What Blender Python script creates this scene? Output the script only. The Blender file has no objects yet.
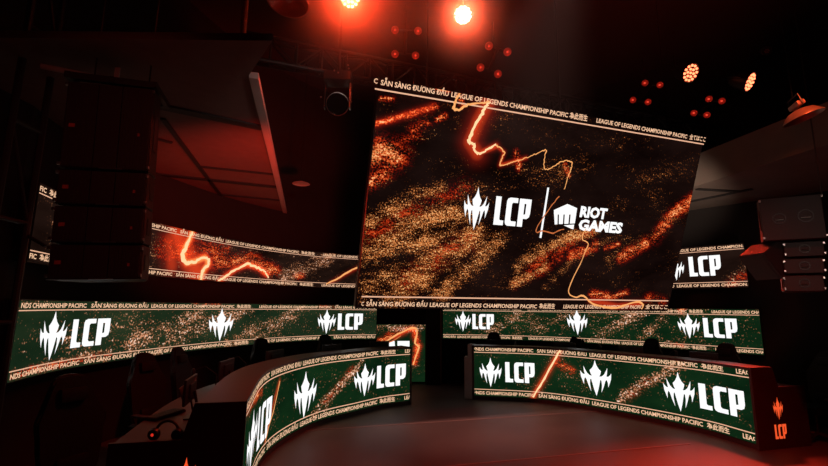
import bpy, bmesh, math, random
import numpy as np
from mathutils import Vector, Matrix
from mathutils.geometry import tessellate_polygon
random.seed(7)
SC = bpy.context.scene
COL = SC.collection
PI = math.pi

# ------------------------------------------------------------------ camera
F = 440.0
PITCH, ROLL = 0.1666, 0.011
EYE = Vector((0, 0, 1.7))
cp, sp = math.cos(PITCH), math.sin(PITCH)
_r0, _u0, AX_F = Vector((1, 0, 0)), Vector((0, -sp, cp)), Vector((0, cp, sp))
_c, _s = math.cos(ROLL), math.sin(ROLL)
AX_R = _c * _r0 + _s * _u0
AX_U = -_s * _r0 + _c * _u0
cam_data = bpy.data.cameras.new('camera')
cam = bpy.data.objects.new('camera', cam_data)
COL.objects.link(cam)
m3 = Matrix((AX_R, AX_U, -AX_F)).transposed()
cam.matrix_world = Matrix.Translation(EYE) @ m3.to_4x4()
cam_data.sensor_width = 36.0
cam_data.lens = 36.0 * F / 828.0
cam_data.clip_start = 0.05
SC.camera = cam

# ------------------------------------------------------------------ world, exposure, large lights
world = bpy.data.worlds.new('dark_hall'); SC.world = world
world.use_nodes = True
world.node_tree.nodes['Background'].inputs[0].default_value = (0.9, 0.30, 0.25, 1)
world.node_tree.nodes['Background'].inputs[1].default_value = 0.0022
SC.view_settings.view_transform = 'Standard'
SC.view_settings.look = 'None'
SC.view_settings.gamma = 1.0
SC.view_settings.use_curve_mapping = False
SC.view_settings.exposure = 0.0


def spot(name, loc, target, color, watts, angle, blend=0.6, size=0.12):
    d = bpy.data.lights.new(name, 'SPOT')
    d.energy = watts; d.color = color; d.spot_size = math.radians(angle); d.spot_blend = blend
    d.shadow_soft_size = size
    o = bpy.data.objects.new(name, d); COL.objects.link(o)
    o.location = loc
    o.rotation_euler = (Vector(target) - Vector(loc)).to_track_quat('-Z', 'Y').to_euler()
    return o


RED = (1.0, 0.045, 0.02)
WARM = (1.0, 0.42, 0.30)
# unseen red spots added to wash floor, ceiling tiles, desks and speakers
spot('unseen_red_spot', (4.9, 7.1, 3.3), (3.2, 4.0, 0), RED, 1650, 60, 1.0)
spot('unseen_red_spot', (0.8, 1.2, 5.6), (2.2, 4.4, 0), RED, 1300, 62, 1.0)
spot('unseen_red_spot', (-0.2, 3.4, 1.9), (-2.7, 6.9, 3.6), RED, 620, 62, 0.9)
spot('unseen_red_spot', (1.2, 3.4, 4.6), (-1.6, 5.2, 0.9), RED, 420, 44, 0.9)
spot('unseen_red_spot', (-0.4, 0.6, 3.4), (-2.2, 3.1, 2.6), (1.0, .16, .12), 36, 46, 0.8)
spot('unseen_pale_spot', (1.4, 3.2, 5.3), (0.9, 7.7, 0), (1.0, 0.46, 0.36), 1300, 42, 1.0)  # pale spots added without lamp bodies, for floor, soffits and speakers
spot('unseen_pale_spot', (2.2, 3.2, 1.9), (4.35, 7.4, 3.62), (0.95, 0.68, 0.52), 760, 25, 0.8)
spot('unseen_pale_spot', (0.2, 1.8, 3.2), (-1.9, 5.6, 3.6), (1.0, 0.70, 0.62), 90, 40, 1.0)
spot('unseen_pale_spot', (2.6, 0.8, 2.6), (4.05, 4.3, 2.35), (1.0, 0.66, 0.55), 55, 30, 0.9)


# ------------------------------------------------------------------ measuring helpers
def ray(px, py):
    return (AX_F + AX_R * ((px - 414.0) / F) + AX_U * ((233.0 - py) / F)).normalized()


def on_z(px, py, z):
    d = ray(px, py)
    return EYE + d * ((z - EYE.z) / d.z)


def at_y(px, py, y):
    d = ray(px, py)
    return EYE + d * (y / d.y)


def on_plane(px, py, p, n):
    d = ray(px, py)
    return EYE + d * ((p - EYE).dot(n) / d.dot(n))


# ------------------------------------------------------------------ materials
MATS = {}


def mat(name, color, rough=0.6, metal=0.0, spec=0.5, bump=0.0, scale=30.0, vary=0.0):
    if name in MATS: return MATS[name]
    m = bpy.data.materials.new(name); m.use_nodes = True
    nt = m.node_tree; b = nt.nodes['Principled BSDF']
    b.inputs['Base Color'].default_value = (*color, 1)
    b.inputs['Roughness'].default_value = rough
    b.inputs['Metallic'].default_value = metal
    b.inputs['Specular IOR Level'].default_value = spec
    if bump or vary:
        tc = nt.nodes.new('ShaderNodeTexCoord'); n = nt.nodes.new('ShaderNodeTexNoise')
        n.inputs['Scale'].default_value = scale; n.inputs['Detail'].default_value = 6
        nt.links.new(tc.outputs['Object'], n.inputs['Vector'])
        if bump:
            bp = nt.nodes.new('ShaderNodeBump'); bp.inputs['Strength'].default_value = bump
            bp.inputs['Distance'].default_value = 0.02
            nt.links.new(n.outputs['Fac'], bp.inputs['Height']); nt.links.new(bp.outputs['Normal'], b.inputs['Normal'])
        if vary:
            mx = nt.nodes.new('ShaderNodeMix'); mx.data_type = 'RGBA'
            mx.inputs[6].default_value = (*[c * (1 - vary) for c in color], 1)
            mx.inputs[7].default_value = (*[min(1, c * (1 + vary)) for c in color], 1)
            nt.links.new(n.outputs['Fac'], mx.inputs[0]); nt.links.new(mx.outputs[2], b.inputs['Base Color'])
    MATS[name] = m
    return m


def glow_mat(name, color, strength=1.0):
    if name in MATS: return MATS[name]
    m = bpy.data.materials.new(name); m.use_nodes = True
    nt = m.node_tree
    for n in list(nt.nodes): nt.nodes.remove(n)
    out = nt.nodes.new('ShaderNodeOutputMaterial'); e = nt.nodes.new('ShaderNodeEmission')
    e.inputs[0].default_value = (*color, 1); e.inputs[1].default_value = strength
    nt.links.new(e.outputs[0], out.inputs[0])
    MATS[name] = m
    return m


def display_mat(name, base, base2, speck, speck_scale=34.0, grain=1.0):
    """A lit LED picture: base colour drifting with a slow noise, speckles where «dens» is high, fire where «fire» is high, glow."""
    m = bpy.data.materials.new(name); m.use_nodes = True
    nt = m.node_tree; N = nt.nodes; L = nt.links
    for n in list(N): N.remove(n)
    out = N.new('ShaderNodeOutputMaterial'); em = N.new('ShaderNodeEmission'); L.new(em.outputs[0], out.inputs[0])
    uv = N.new('ShaderNodeUVMap'); uv.uv_map = 'UVMap'

    def attr(a):
        n = N.new('ShaderNodeAttribute'); n.attribute_name = a; return n.outputs['Fac']

    def noise(scale, detail=4, rough=0.6, dist=0.0, vec=None):
        n = N.new('ShaderNodeTexNoise'); n.inputs['Scale'].default_value = scale
        n.inputs['Detail'].default_value = detail; n.inputs['Roughness'].default_value = rough
        n.inputs['Distortion'].default_value = dist
        L.new(vec or uv.outputs[0], n.inputs['Vector']); return n.outputs['Fac']

    def mth(op, a, b=None, c=None, clamp=False):
        n = N.new('ShaderNodeMath'); n.operation = op; n.use_clamp = clamp
        for i, v in enumerate((a, b, c)):
            if v is None: continue
            if isinstance(v, (int, float)): n.inputs[i].default_value = v
            else: L.new(v, n.inputs[i])
        return n.outputs[0]

    def ramp(fac, stops):
        n = N.new('ShaderNodeValToRGB'); e = n.color_ramp.elements
        e[0].position, e[0].color = stops[0][0], (*stops[0][1], 1)
        e[1].position, e[1].color = stops[-1][0], (*stops[-1][1], 1)
        for p, c in stops[1:-1]:
            k = e.new(p); k.color = (*c, 1)
        L.new(fac, n.inputs[0]); return n.outputs[0]

    def add(a, b, fac=1.0, op='ADD'):
        n = N.new('ShaderNodeMix'); n.data_type = 'RGBA'; n.blend_type = op
        if isinstance(fac, float): n.inputs[0].default_value = fac
        else: L.new(fac, n.inputs[0])
        L.new(a, n.inputs[6]); L.new(b, n.inputs[7]); return n.outputs[2]

    # the streaks of the picture run up to the right
    mp = N.new('ShaderNodeMapping'); L.new(uv.outputs[0], mp.inputs[0])
    mp.inputs['Rotation'].default_value = (0, 0, math.radians(-38)); mp.inputs['Scale'].default_value = (0.45, 1.0, 1.0)
    str_vec = mp.outputs[0]
    drift = mth('MULTIPLY_ADD', noise(1.7, 4, 0.6, 0.4, str_vec), 2.6, -0.8, True)
    basec = ramp(drift, [(0.0, base), (1.0, base2)])
    # speckles
    dens = attr('dens')
    n1 = noise(speck_scale, 1.5, 0.5, 0.2)
    n2 = noise(3.2, 5, 0.7, 0.8, str_vec)
    n2b = noise(speck_scale * 0.28, 3, 0.6, 0.3, str_vec)
    s0 = mth('MULTIPLY_ADD', n1, 1.25, mth('MULTIPLY_ADD', n2, 0.95, mth('MULTIPLY_ADD', n2b, 0.60, -0.87)))
    thr = mth('MULTIPLY_ADD', dens, -0.62, 0.96)
    sp_ = mth('MULTIPLY', mth('SUBTRACT', s0, thr), 3.6, None, True)
    n3 = noise(speck_scale * 0.6, 2, 0.5)
    tone = mth('MULTIPLY_ADD', n3, 2.4, mth('MULTIPLY_ADD', sp_, 0.5, -1.0), True)
    speckc = ramp(tone, [(0.0, (speck[0] * 0.20, speck[1] * 0.10, speck[2] * 0.06)), (0.42, (speck[0] * 0.50, speck[1] * 0.36, speck[2] * 0.26)), (0.7, (speck[0] * 0.9, speck[1] * 0.8, speck[2] * 0.7)), (1.0, (min(1, speck[0] * 1.3), min(1, speck[1] * 1.7), min(1, speck[2] * 2.3)))])
    c = add(basec, speckc, sp_, 'MIX')
    # fire
    fire = attr('fire')
    n4 = noise(8.0, 6, 0.75, 0.8, str_vec)
    n5 = noise(44.0, 2, 0.6, 0.2)
    fm = mth('MULTIPLY_ADD', n4, 3.4, mth('MULTIPLY_ADD', n5, 3.2, -2.95))
    fv = mth('MULTIPLY', fire, fm, None, True)
    firec = ramp(fv, [(0.0, (0, 0, 0)), (0.16, (0.06, 0.003, 0.001)), (0.40, (0.50, 0.030, 0.006)), (0.64, (0.90, 0.19, 0.04)), (1.0, (1.0, 0.60, 0.26))])
    c = add(c, firec, 1.0, 'LIGHTEN')
    glowc = ramp(attr('glow'), [(0.0, (0, 0, 0)), (0.25, (0.09, 0.003, 0.001)), (0.6, (0.62, 0.04, 0.008)), (0.85, (1.0, 0.26, 0.06)), (1.0, (1.0, 0.55, 0.22))])
    c = add(c, glowc, 1.0, 'ADD')
    L.new(c, em.inputs[0]); em.inputs[1].default_value = grain
    return m


# ------------------------------------------------------------------ mesh helpers
def mesh_obj(name, bm, m, parent=None, smooth=False, kind=None):
    if parent is not None:
        bm.transform(BASE[parent.name].inverted())
    me = bpy.data.meshes.new(name)
    bmesh.ops.recalc_face_normals(bm, faces=bm.faces)
    bm.to_mesh(me); bm.free()
    for mm in (m if isinstance(m, (list, tuple)) else [m]): me.materials.append(mm)
    if smooth:
        for p in me.polygons: p.use_smooth = True
        me.set_sharp_from_angle(angle=math.radians(35))
    o = bpy.data.objects.new(name, me); COL.objects.link(o)
    if parent is not None: o.parent = parent
    if kind: o['kind'] = kind
    return o


BASE = {}


def thing(name, label, cat, loc=(0, 0, 0), rz=0.0, group=None):
    o = bpy.data.objects.new(name, None); COL.objects.link(o)
    o.empty_display_size = 0.1
    o.location = loc; o.rotation_euler = (0, 0, rz)
    o['label'] = label; o['category'] = cat
    if group: o['group'] = group
    BASE[o.name] = Matrix.Translation(Vector(loc)) @ Matrix.Rotation(rz, 4, 'Z')
    return o


def dup(root, loc, rz=0.0, label=None, rot=None):
    r = root.copy(); COL.objects.link(r); r.location = loc
    r.rotation_euler = rot if rot is not None else (0, 0, rz)
    if label: r['label'] = label
    for ch in list(root.children):
        c = ch.copy(); COL.objects.link(c); c.parent = r
        for g in ch.children:
            d = g.copy(); COL.objects.link(d); d.parent = c
    return r


def box(bm, c, s, rot=None, bev=0.0):
    g = bmesh.ops.create_cube(bm, size=1.0)
    vs = g['verts']
    mt = Matrix.Translation(Vector(c)) @ (rot.to_4x4() if rot is not None else Matrix.Identity(4)) @ Matrix.Diagonal((*s, 1))
    bmesh.ops.transform(bm, matrix=mt, verts=vs)
    if bev:
        es = list({e for v in vs for e in v.link_edges})
        bmesh.ops.bevel(bm, geom=es, offset=bev, segments=2, affect='EDGES', profile=0.7)


def tube(bm, pts, r, seg=8, caps=True):
    pts = [Vector(p) for p in pts]
    rings = []
    for i, p in enumerate(pts):
        t = (pts[min(i + 1, len(pts) - 1)] - pts[max(i - 1, 0)]).normalized()
        a = t.orthogonal().normalized() if i == 0 else (prev - t * prev.dot(t)).normalized()
        prev = a; b = t.cross(a)
        rr = r[i] if isinstance(r, (list, tuple)) else r
        rings.append([bm.verts.new(p + (a * math.cos(k * 2 * PI / seg) + b * math.sin(k * 2 * PI / seg)) * rr) for k in range(seg)])
    for i in range(len(rings) - 1):
        for k in range(seg):
            bm.faces.new((rings[i][k], rings[i][(k + 1) % seg], rings[i + 1][(k + 1) % seg], rings[i + 1][k]))
    if caps:
        bm.faces.new(rings[0][::-1]); bm.faces.new(rings[-1])


def lathe(bm, prof, seg=24, mt=Matrix.Identity(4)):
    rings = []
    for r, z in prof:
        if r < 1e-6: rings.append([bm.verts.new(mt @ Vector((0, 0, z)))])
        else: rings.append([bm.verts.new(mt @ Vector((r * math.cos(k * 2 * PI / seg), r * math.sin(k * 2 * PI / seg), z))) for k in range(seg)])
    for a, b in zip(rings, rings[1:]):
        for k in range(seg):
            k2 = (k + 1) % seg
            if len(a) == 1 and len(b) == 1: continue
            if len(a) == 1: bm.faces.new((a[0], b[k], b[k2]))
            elif len(b) == 1: bm.faces.new((a[k], b[0], a[k2]))
            else: bm.faces.new((a[k], a[k2], b[k2], b[k]))


def prism(bm, poly, f0, f1):
    """poly: 2D points; f0/f1 map a 2D point to 3D on either side."""
    a = [bm.verts.new(f0(p)) for p in poly]; b = [bm.verts.new(f1(p)) for p in poly]
    n = len(poly)
    for i in range(n): bm.faces.new((a[i], a[(i + 1) % n], b[(i + 1) % n], b[i]))
    bm.faces.new(a[::-1]); bm.faces.new(b)


def slab(bm, A, B, z0, z1):
    """closed ribbon between two equally long 2D polylines A and B, from z0 to z1"""
    va = [[bm.verts.new((p[0], p[1], z)) for p in P] for P in (A, B) for z in (z0, z1)]
    a0, a1, b0, b1 = va
    n = len(A)
    for i in range(n - 1):
        bm.faces.new((a0[i], a0[i + 1], a1[i + 1], a1[i])); bm.faces.new((b0[i], b1[i], b1[i + 1], b0[i + 1]))
        bm.faces.new((a1[i], a1[i + 1], b1[i + 1], b1[i])); bm.faces.new((a0[i], b0[i], b0[i + 1], a0[i + 1]))
    bm.faces.new((a0[0], a1[0], b1[0], b0[0])); bm.faces.new((a0[-1], b0[-1], b1[-1], a1[-1]))


# ------------------------------------------------------------------ marks: emblem, letters, text (all 2D triangle soups: verts, faces)
HALF = [(0, 1), (.03, .86), (.07, .77), (.125, .70), (.105, .61), (.08, .55), (.13, .56), (.185, .62), (.215, .69), (.262, .81), (.25, .66), (.235, .57),
        (.28, .58), (.31, .62), (.338, .67), (.325, .50), (.262, .28), (.258, .40), (.235, .485), (.205, .44), (.165, .28), (.11, .11), (.13, .32), (.122, .44), (.10, .465),
        (.088, .40), (.045, .18), (0, 0)]


def poly_soup(poly):
    tris = tessellate_polygon([[Vector((x, y, 0)) for x, y in poly]])
    return [tuple(p) for p in poly], [tuple(t) for t in tris]


def merge(*soups):
    V, Fc = [], []
    for v, f in soups:
        n = len(V); V += v; Fc += [tuple(i + n for i in t) for t in f]
    return V, Fc


def shift(soup, dx=0, dy=0, sx=1, sy=1):
    return [(x * sx + dx, y * sy + dy) for x, y in soup[0]], soup[1]


EMBLEM = merge(poly_soup(HALF), poly_soup([(-x, y) for x, y in HALF[::-1]]))


def lcp():  # added spot without a fixture, brightening the pendant shade
    L_ = poly_soup([(0, 0), (.36, 0), (.36, .17), (.24, .17), (.20, .21), (.20, 1), (0, 1)])
    C_ = poly_soup([(.10, 0), (.42, 0), (.42, .17), (.24, .17), (.20, .22), (.20, .78), (.24, .83), (.42, .83), (.42, 1), (.12, 1), (.03, .95), (0, .86), (0, .12), (.03, .04)])
    P_ = merge(poly_soup([(0, 0), (.20, 0), (.20, 1), (0, 1)]), poly_soup([(.20, .83), (.46, .83), (.46, 1), (.20, 1)]),
               poly_soup([(.27, .44), (.46, .50), (.46, .83), (.27, .83)]), poly_soup([(.20, .29), (.34, .29), (.43, .36), (.46, .50), (.20, .44)]))
    P_ = merge(P_)
    return merge(shift(L_), shift(C_, .42), shift(P_, .90))


LCP = lcp()          # height 1, width 1.36
LCP_W = 1.36


def emblem_lcp(h=1.0):
    """emblem of height 1 with the letters beside it; origin at the emblem's foot"""
    return merge(EMBLEM, shift(LCP, .44, .20, .64, .64))


_txt = {}


def text_soup(s, bold=0.022):
    """text scaled so that a capital is 1 high; returns soup and width"""
    if s in _txt: return _txt[s]
    cu = bpy.data.curves.new('lettering', 'FONT'); cu.body = s; cu.size = 1.0; cu.offset = bold
    cu.resolution_u = 2; cu.fill_mode = 'FRONT'
    o = bpy.data.objects.new('lettering', cu); COL.objects.link(o)
    dg = bpy.context.evaluated_depsgraph_get()
    me = o.evaluated_get(dg).to_mesh()
    k = 1 / 0.73
    V = [(v.co.x * k, v.co.y * k) for v in me.vertices]
    Fc = [tuple(p.vertices) for p in me.polygons]
    o.evaluated_get(dg).to_mesh_clear()
    bpy.data.objects.remove(o); bpy.data.curves.remove(cu)
    x0 = min(v[0] for v in V); V = [(x - x0, y) for x, y in V]
    w = max(v[0] for v in V)
    _txt[s] = ((V, Fc), w)
    return _txt[s]


# ------------------------------------------------------------------ displays
TXT = glow_mat('screen_lettering', (1.0, 0.60, 0.37), 0.95)
LINE = glow_mat('screen_rule', (1.0, 0.54, 0.34), 0.85)
WHITE = glow_mat('screen_white', (1.0, 1.0, 1.0), 1.05)
CORE = glow_mat('screen_crack', (1.0, 0.42, 0.14), 1.0)
CORE2 = glow_mat('screen_thin_crack', (1.0, 0.26, 0.08), 0.62)
PALE = glow_mat('screen_hot_crack', (1.0, 0.66, 0.34), 1.1)
OVERLAY = [TXT, LINE, WHITE, CORE, CORE2, PALE]
SLOT = {k: i + 1 for i, k in enumerate(('txt', 'line', 'white', 'core', 'thin', 'pale'))}
SAN, LEA, CJK, CJK2 = 'SẴN SÀNG ĐƯƠNG ĐẦU', 'LEAGUE OF LEGENDS CHAMPIONSHIP PACIFIC', '為此而生', '全てはここ'


def catmull(P, n=10):
    P = [Vector(p) for p in P]
    out = []
    for i in range(len(P) - 1):
        p0 = P[i - 1] if i else P[0] * 2 - P[1]; p1, p2 = P[i], P[i + 1]
        p3 = P[i + 2] if i + 2 < len(P) else P[-1] * 2 - P[-2]
        for k in range(n):
            t = k / n
            out.append(0.5 * ((2 * p1) + (p2 - p0) * t + (2 * p0 - 5 * p1 + 4 * p2 - p3) * t * t + (3 * p1 - p0 - 3 * p2 + p3) * t ** 3))
    out.append(P[-1]); return out


def offset(path, d):
    """to the left-hand side of the travel direction for positive d"""
    out = []
    for i, p in enumerate(path):
        t = (path[min(i + 1, len(path) - 1)] - path[max(i - 1, 0)]).normalized()
        out.append(p + Vector((-t.y, t.x)) * d)
    return out


class Display:
    """Picture surface over a 2D path (travelling left to right as seen), height h from z0 along «up»."""
    def __init__(s, path, z0, h, up=Vector((0, 0, 1)), upfix=None):
        s.path = [Vector(p) for p in path]; s.z0, s.h, s.up = z0, h, up
        s.cum = [0.0]
        for a, b in zip(s.path, s.path[1:]): s.cum.append(s.cum[-1] + (b - a).length)
        s.w = s.cum[-1]
        s.V, s.Fc, s.M = [], [], []
        s.dens, s.fire, s.glow = [], [], []
        s.seg = s.segn = None

    def P(s, u, v, out=0.0):
        i = 0
        u_ = min(max(u, 0), s.w)
        i = min(max(int(np.searchsorted(s.cum, u_)) - 1, 0), len(s.path) - 2)
        a, b = s.path[i], s.path[i + 1]
        t = (u - s.cum[i]) / (s.cum[i + 1] - s.cum[i])
        p = a.lerp(b, t) if 0 <= t <= 1 else a + (b - a) * t
        d = (b - a).normalized(); n = Vector((d.y, -d.x, 0)) # towards the viewer
        q = Vector((p.x, p.y, s.z0)) + s.up * v
        nn = Vector((d.x, d.y, 0)).cross(s.up).normalized()
        return q + nn * out

    def uv(s, px, py):
        d = ray(px, py)
        best = None
        for i, (a, b) in enumerate(zip(s.path, s.path[1:])):
            e = Vector((b.x - a.x, b.y - a.y, 0)); n = e.cross(s.up).normalized()
            p0 = Vector((a.x, a.y, s.z0))
            k = d.dot(n)
            if abs(k) < 1e-9: continue
            t = (p0 - EYE).dot(n) / k
            if t <= 0: continue
            q = EYE + d * t - p0
            el = e.length; e_ = e / el
            v = q.dot(s.up) / s.up.dot(s.up)
            uu = q.dot(e_)
            lo = 0 if i else -9; hi = el if i < len(s.path) - 2 else el + 9
            if lo - 1e-4 <= uu <= hi + 1e-4:
                err = max(0, -uu, uu - el)
                if best is None or (err, t) < best[0]: best = ((err, t), (s.cum[i] + uu, v))
        return best[1] if best else (0.0, 0.0)

    def soup(s, soup, u0, v0, size, slot, sx=1.0, out=0.004, shear=0.0, dv=0.0):
        V, Fc = soup
        n = len(s.V)
        # dv: rise of the baseline per unit of u (only for a tilted baseline)
        for x, y in V:
            s.V.append(s.P(u0 + x * size * sx + y * size * shear, v0 + y * size + dv * x * size * sx, out))
        s.Fc += [tuple(i + n for i in t) for t in Fc]; s.M += [SLOT[slot]] * len(Fc)

    def strip(s, u0, u1, v0, v1, slot, out=0.003, step=0.08):
        k = max(1, int((u1 - u0) / step)); n = len(s.V)
        for i in range(k + 1):
            u = u0 + (u1 - u0) * i / k
            s.V += [s.P(u, v0, out), s.P(u, v1, out)]
        for i in range(k):
            s.Fc.append((n + 2 * i, n + 2 * i + 2, n + 2 * i + 3, n + 2 * i + 1)); s.M.append(SLOT[slot])

    def ribbon(s, pts_px, w_px, slot, jit=0.35, out=0.005, smooth=3):
        pts = [Vector(s.uv(*p)) for p in pts_px]
        a = s.uv(*pts_px[0]); b = s.uv(pts_px[0][0], pts_px[0][1] + 1); k = abs(b[1] - a[1])   # metres per pixel
        C = catmull(pts, smooth)
        D = []
        for i, p in enumerate(C):
            D.append(p + Vector((random.uniform(-1, 1), random.uniform(-1, 1))) * jit * k)
        n = len(s.V)
        W = w_px if isinstance(w_px, (list, tuple)) else [w_px] * len(pts)
        for i, p in enumerate(D):
            t = (D[min(i + 1, len(D) - 1)] - D[max(i - 1, 0)]).normalized(); nn = Vector((-t.y, t.x))
            f = i / (len(D) - 1) * (len(W) - 1); j = min(int(f), len(W) - 2); w = (W[j] + (W[j + 1] - W[j]) * (f - j)) * k * 0.5 * random.uniform(.75, 1.25)
            q = p + nn * w; r = p - nn * w
            s.V += [s.P(q.x, min(max(q.y, 0.002), s.h - .002), out), s.P(r.x, min(max(r.y, 0.002), s.h - .002), out)]
        for i in range(len(D) - 1):
            s.Fc.append((n + 2 * i, n + 2 * i + 1, n + 2 * i + 3, n + 2 * i + 2)); s.M.append(SLOT[slot])

    def field(s, which, pts_px, r_px, amp):
        pts = [s.uv(*p) for p in pts_px]
        a = s.uv(*pts_px[0]); b = s.uv(pts_px[0][0], pts_px[0][1] + 1); k = abs(b[1] - a[1])
        getattr(s, which).append((pts, r_px * k, amp))

    def everywhere(s, which, amp): getattr(s, which).append((None, 1, amp))

    def rules(s, strip_h, line, cap, anchor, frac=1.0):
        """two strips of running lettering with a rule inside them; anchor: where one LEAGUE... line starts and ends"""
        ua, ub = s.uv(*anchor[0])[0], s.uv(*anchor[1])[0]
        wl = text_soup(LEA)[1]
        sx = (ub - ua) / (wl * cap * frac)
        cyc = [(SAN, .9), (LEA, .9), (CJK, 3.2), (LEA, 1.2)]      # word line, gap after it in capitals
        ln = [(text_soup(t)[1] + g) * cap * sx for t, g in cyc]
        tot = sum(ln)
        u = ua - ln[0]
        while u > 0: u -= tot
        start = u
        for (v_line, v_txt) in ((strip_h, strip_h * 0.24), (s.h - strip_h - line, s.h - strip_h * 0.78)):
            s.strip(0.0, s.w, v_line, v_line + line, 'line')
            u = start; i = 0
            while u < s.w:
                t = cyc[i % 4][0]
                (V, Fc), w = text_soup(t)
                keep = [f for f in Fc if all(0 <= u + V[j][0] * cap * sx <= s.w for j in f)]
                if keep: s.soup((V, keep), u, v_txt, cap, 'txt', sx=sx)
                u += ln[i % 4]; i += 1

    def build(s, name, m, parent, nu, nv):
        us = np.linspace(0, s.w, nu); vs = np.linspace(0, s.h, nv)
        U, W = np.meshgrid(us, vs)
        fld = {}
        for which in ('dens', 'fire', 'glow'):
            A = np.zeros_like(U)
            for pts, r, amp in getattr(s, which):
                if pts is None: A = A + amp; continue
                dmin = np.full(U.shape, 1e9)
                if len(pts) == 1: pts = pts * 2
                for (x0, y0), (x1, y1) in zip(pts, pts[1:]):
                    dx, dy = x1 - x0, y1 - y0; L2 = dx * dx + dy * dy + 1e-12
                    t = np.clip(((U - x0) * dx + (W - y0) * dy) / L2, 0, 1)
                    dmin = np.minimum(dmin, np.hypot(U - x0 - t * dx, W - y0 - t * dy))
                A = np.maximum(A, amp * np.exp(-(dmin / r) ** 2)) if amp > 0 else A + amp * np.exp(-(dmin / r) ** 2)
            fld[which] = np.clip(A, 0, 1)
        grid = [tuple(s.P(u, v)) for v in vs for u in us]
        faces = [(j * nu + i, j * nu + i + 1, (j + 1) * nu + i + 1, (j + 1) * nu + i) for j in range(nv - 1) for i in range(nu - 1)]
        n = len(grid)
        V = grid + [tuple(v) for v in s.V]
        if parent is not None:
            inv = BASE[parent.name].inverted(); V = [tuple(inv @ Vector(v)) for v in V]
        me = bpy.data.meshes.new(name)
        me.from_pydata(V, [], faces + [tuple(i + n for i in f) for f in s.Fc])
        for mm in [m] + OVERLAY: me.materials.append(mm)
        me.polygons.foreach_set('material_index', [0] * len(faces) + s.M)
        uvl = me.uv_layers.new(name='UVMap')
        vi = np.zeros(len(me.loops), dtype=np.int32); me.loops.foreach_get('vertex_index', vi)
        uvv = np.zeros((len(V), 2)); uvv[:n, 0] = U.ravel(); uvv[:n, 1] = W.ravel()
        uvl.data.foreach_set('uv', uvv[vi].astype(np.float32).ravel())
        for which in fld:
            a = me.attributes.new(which, 'FLOAT', 'POINT')
            arr = np.zeros(len(V), dtype=np.float32); arr[:n] = fld[which].ravel()
            a.data.foreach_set('value', arr)
        me.update()
        o = bpy.data.objects.new(name, me); COL.objects.link(o)
        if parent is not None: o.parent = parent
        return o


# ------------------------------------------------------------------ common materials
BLACK = mat('black_paint', (0.012, 0.010, 0.010), 0.75, bump=0.15, scale=40)
DRAPE = mat('black_wall', (0.010, 0.008, 0.008), 0.9, vary=0.4, scale=3)
HOUS = mat('screen_housing', (0.015, 0.013, 0.013), 0.5)
METAL = mat('dark_metal', (0.06, 0.055, 0.055), 0.38, 0.9)
BRIGHT = mat('bare_metal', (0.45, 0.43, 0.42), 0.28, 1.0)
PLAST = mat('black_plastic', (0.018, 0.017, 0.018), 0.42)
CABIN = mat('speaker_black', (0.022, 0.014, 0.014), 0.55, bump=0.2, scale=120)
GRILLE = mat('speaker_grille', (0.022, 0.013, 0.013), 0.5)
DESKM = mat('desk_laminate', (0.06, 0.020, 0.018), 0.45, vary=0.15, scale=6)
DESKP = mat('desk_side', (0.048, 0.014, 0.014), 0.5, vary=0.2, scale=5)
LEATH = mat('chair_leather', (0.008, 0.007, 0.007), 0.6, 0.0, 0.25, bump=0.2, scale=60)
TRUSSM = mat('truss_black', (0.014, 0.011, 0.011), 0.55)
PALEP = mat('pale_paint', (0.42, 0.38, 0.36), 0.7, vary=0.15, scale=4)
GREYP = mat('soffit_plaster', (0.17, 0.14, 0.12), 0.85, vary=0.25, scale=2.5, bump=0.2)
TILE = mat('ceiling_tile', (0.16, 0.10, 0.09), 0.9, vary=0.2, scale=8, bump=0.2)
LENSR = mat('lamp_glass', (0.60, 0.22, 0.18), 0.35, 0.3)

# ------------------------------------------------------------------ structure
def floor_material():
    m = bpy.data.materials.new('stage_floor'); m.use_nodes = True
    nt = m.node_tree; b = nt.nodes['Principled BSDF']
    tc = nt.nodes.new('ShaderNodeTexCoord')
    n = nt.nodes.new('ShaderNodeTexNoise'); n.inputs['Scale'].default_value = 1.4; n.inputs['Detail'].default_value = 8
    nt.links.new(tc.outputs['Object'], n.inputs['Vector'])
    r = nt.nodes.new('ShaderNodeValToRGB')
    r.color_ramp.elements[0].position = .3; r.color_ramp.elements[0].color = (0.075, 0.050, 0.048, 1)
    r.color_ramp.elements[1].position = .75; r.color_ramp.elements[1].color = (0.105, 0.075, 0.07, 1)
    nt.links.new(n.outputs['Fac'], r.inputs[0]); nt.links.new(r.outputs[0], b.inputs['Base Color'])
    n2 = nt.nodes.new('ShaderNodeTexNoise'); n2.inputs['Scale'].default_value = 160; n2.inputs['Detail'].default_value = 4
    nt.links.new(tc.outputs['Object'], n2.inputs['Vector'])
    bp = nt.nodes.new('ShaderNodeBump'); bp.inputs['Strength'].default_value = 0.25; bp.inputs['Distance'].default_value = 0.01
    nt.links.new(n2.outputs['Fac'], bp.inputs['Height']); nt.links.new(bp.outputs['Normal'], b.inputs['Normal'])
    b.inputs['Roughness'].default_value = 0.5
    b.inputs['Specular IOR Level'].default_value = 0.35
    return m


FLOORM = floor_material()
bm = bmesh.new(); box(bm, (1, 5, -0.05), (18, 22, 0.1)); mesh_obj('floor', bm, FLOORM, kind='structure')
bm = bmesh.new(); box(bm, (1, 5, 6.65), (18, 22, 0.1)); mesh_obj('ceiling', bm, mat('ceiling_paint', (0.028, 0.016, 0.016), 0.9, vary=.4, scale=1.2), kind='structure')
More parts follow.
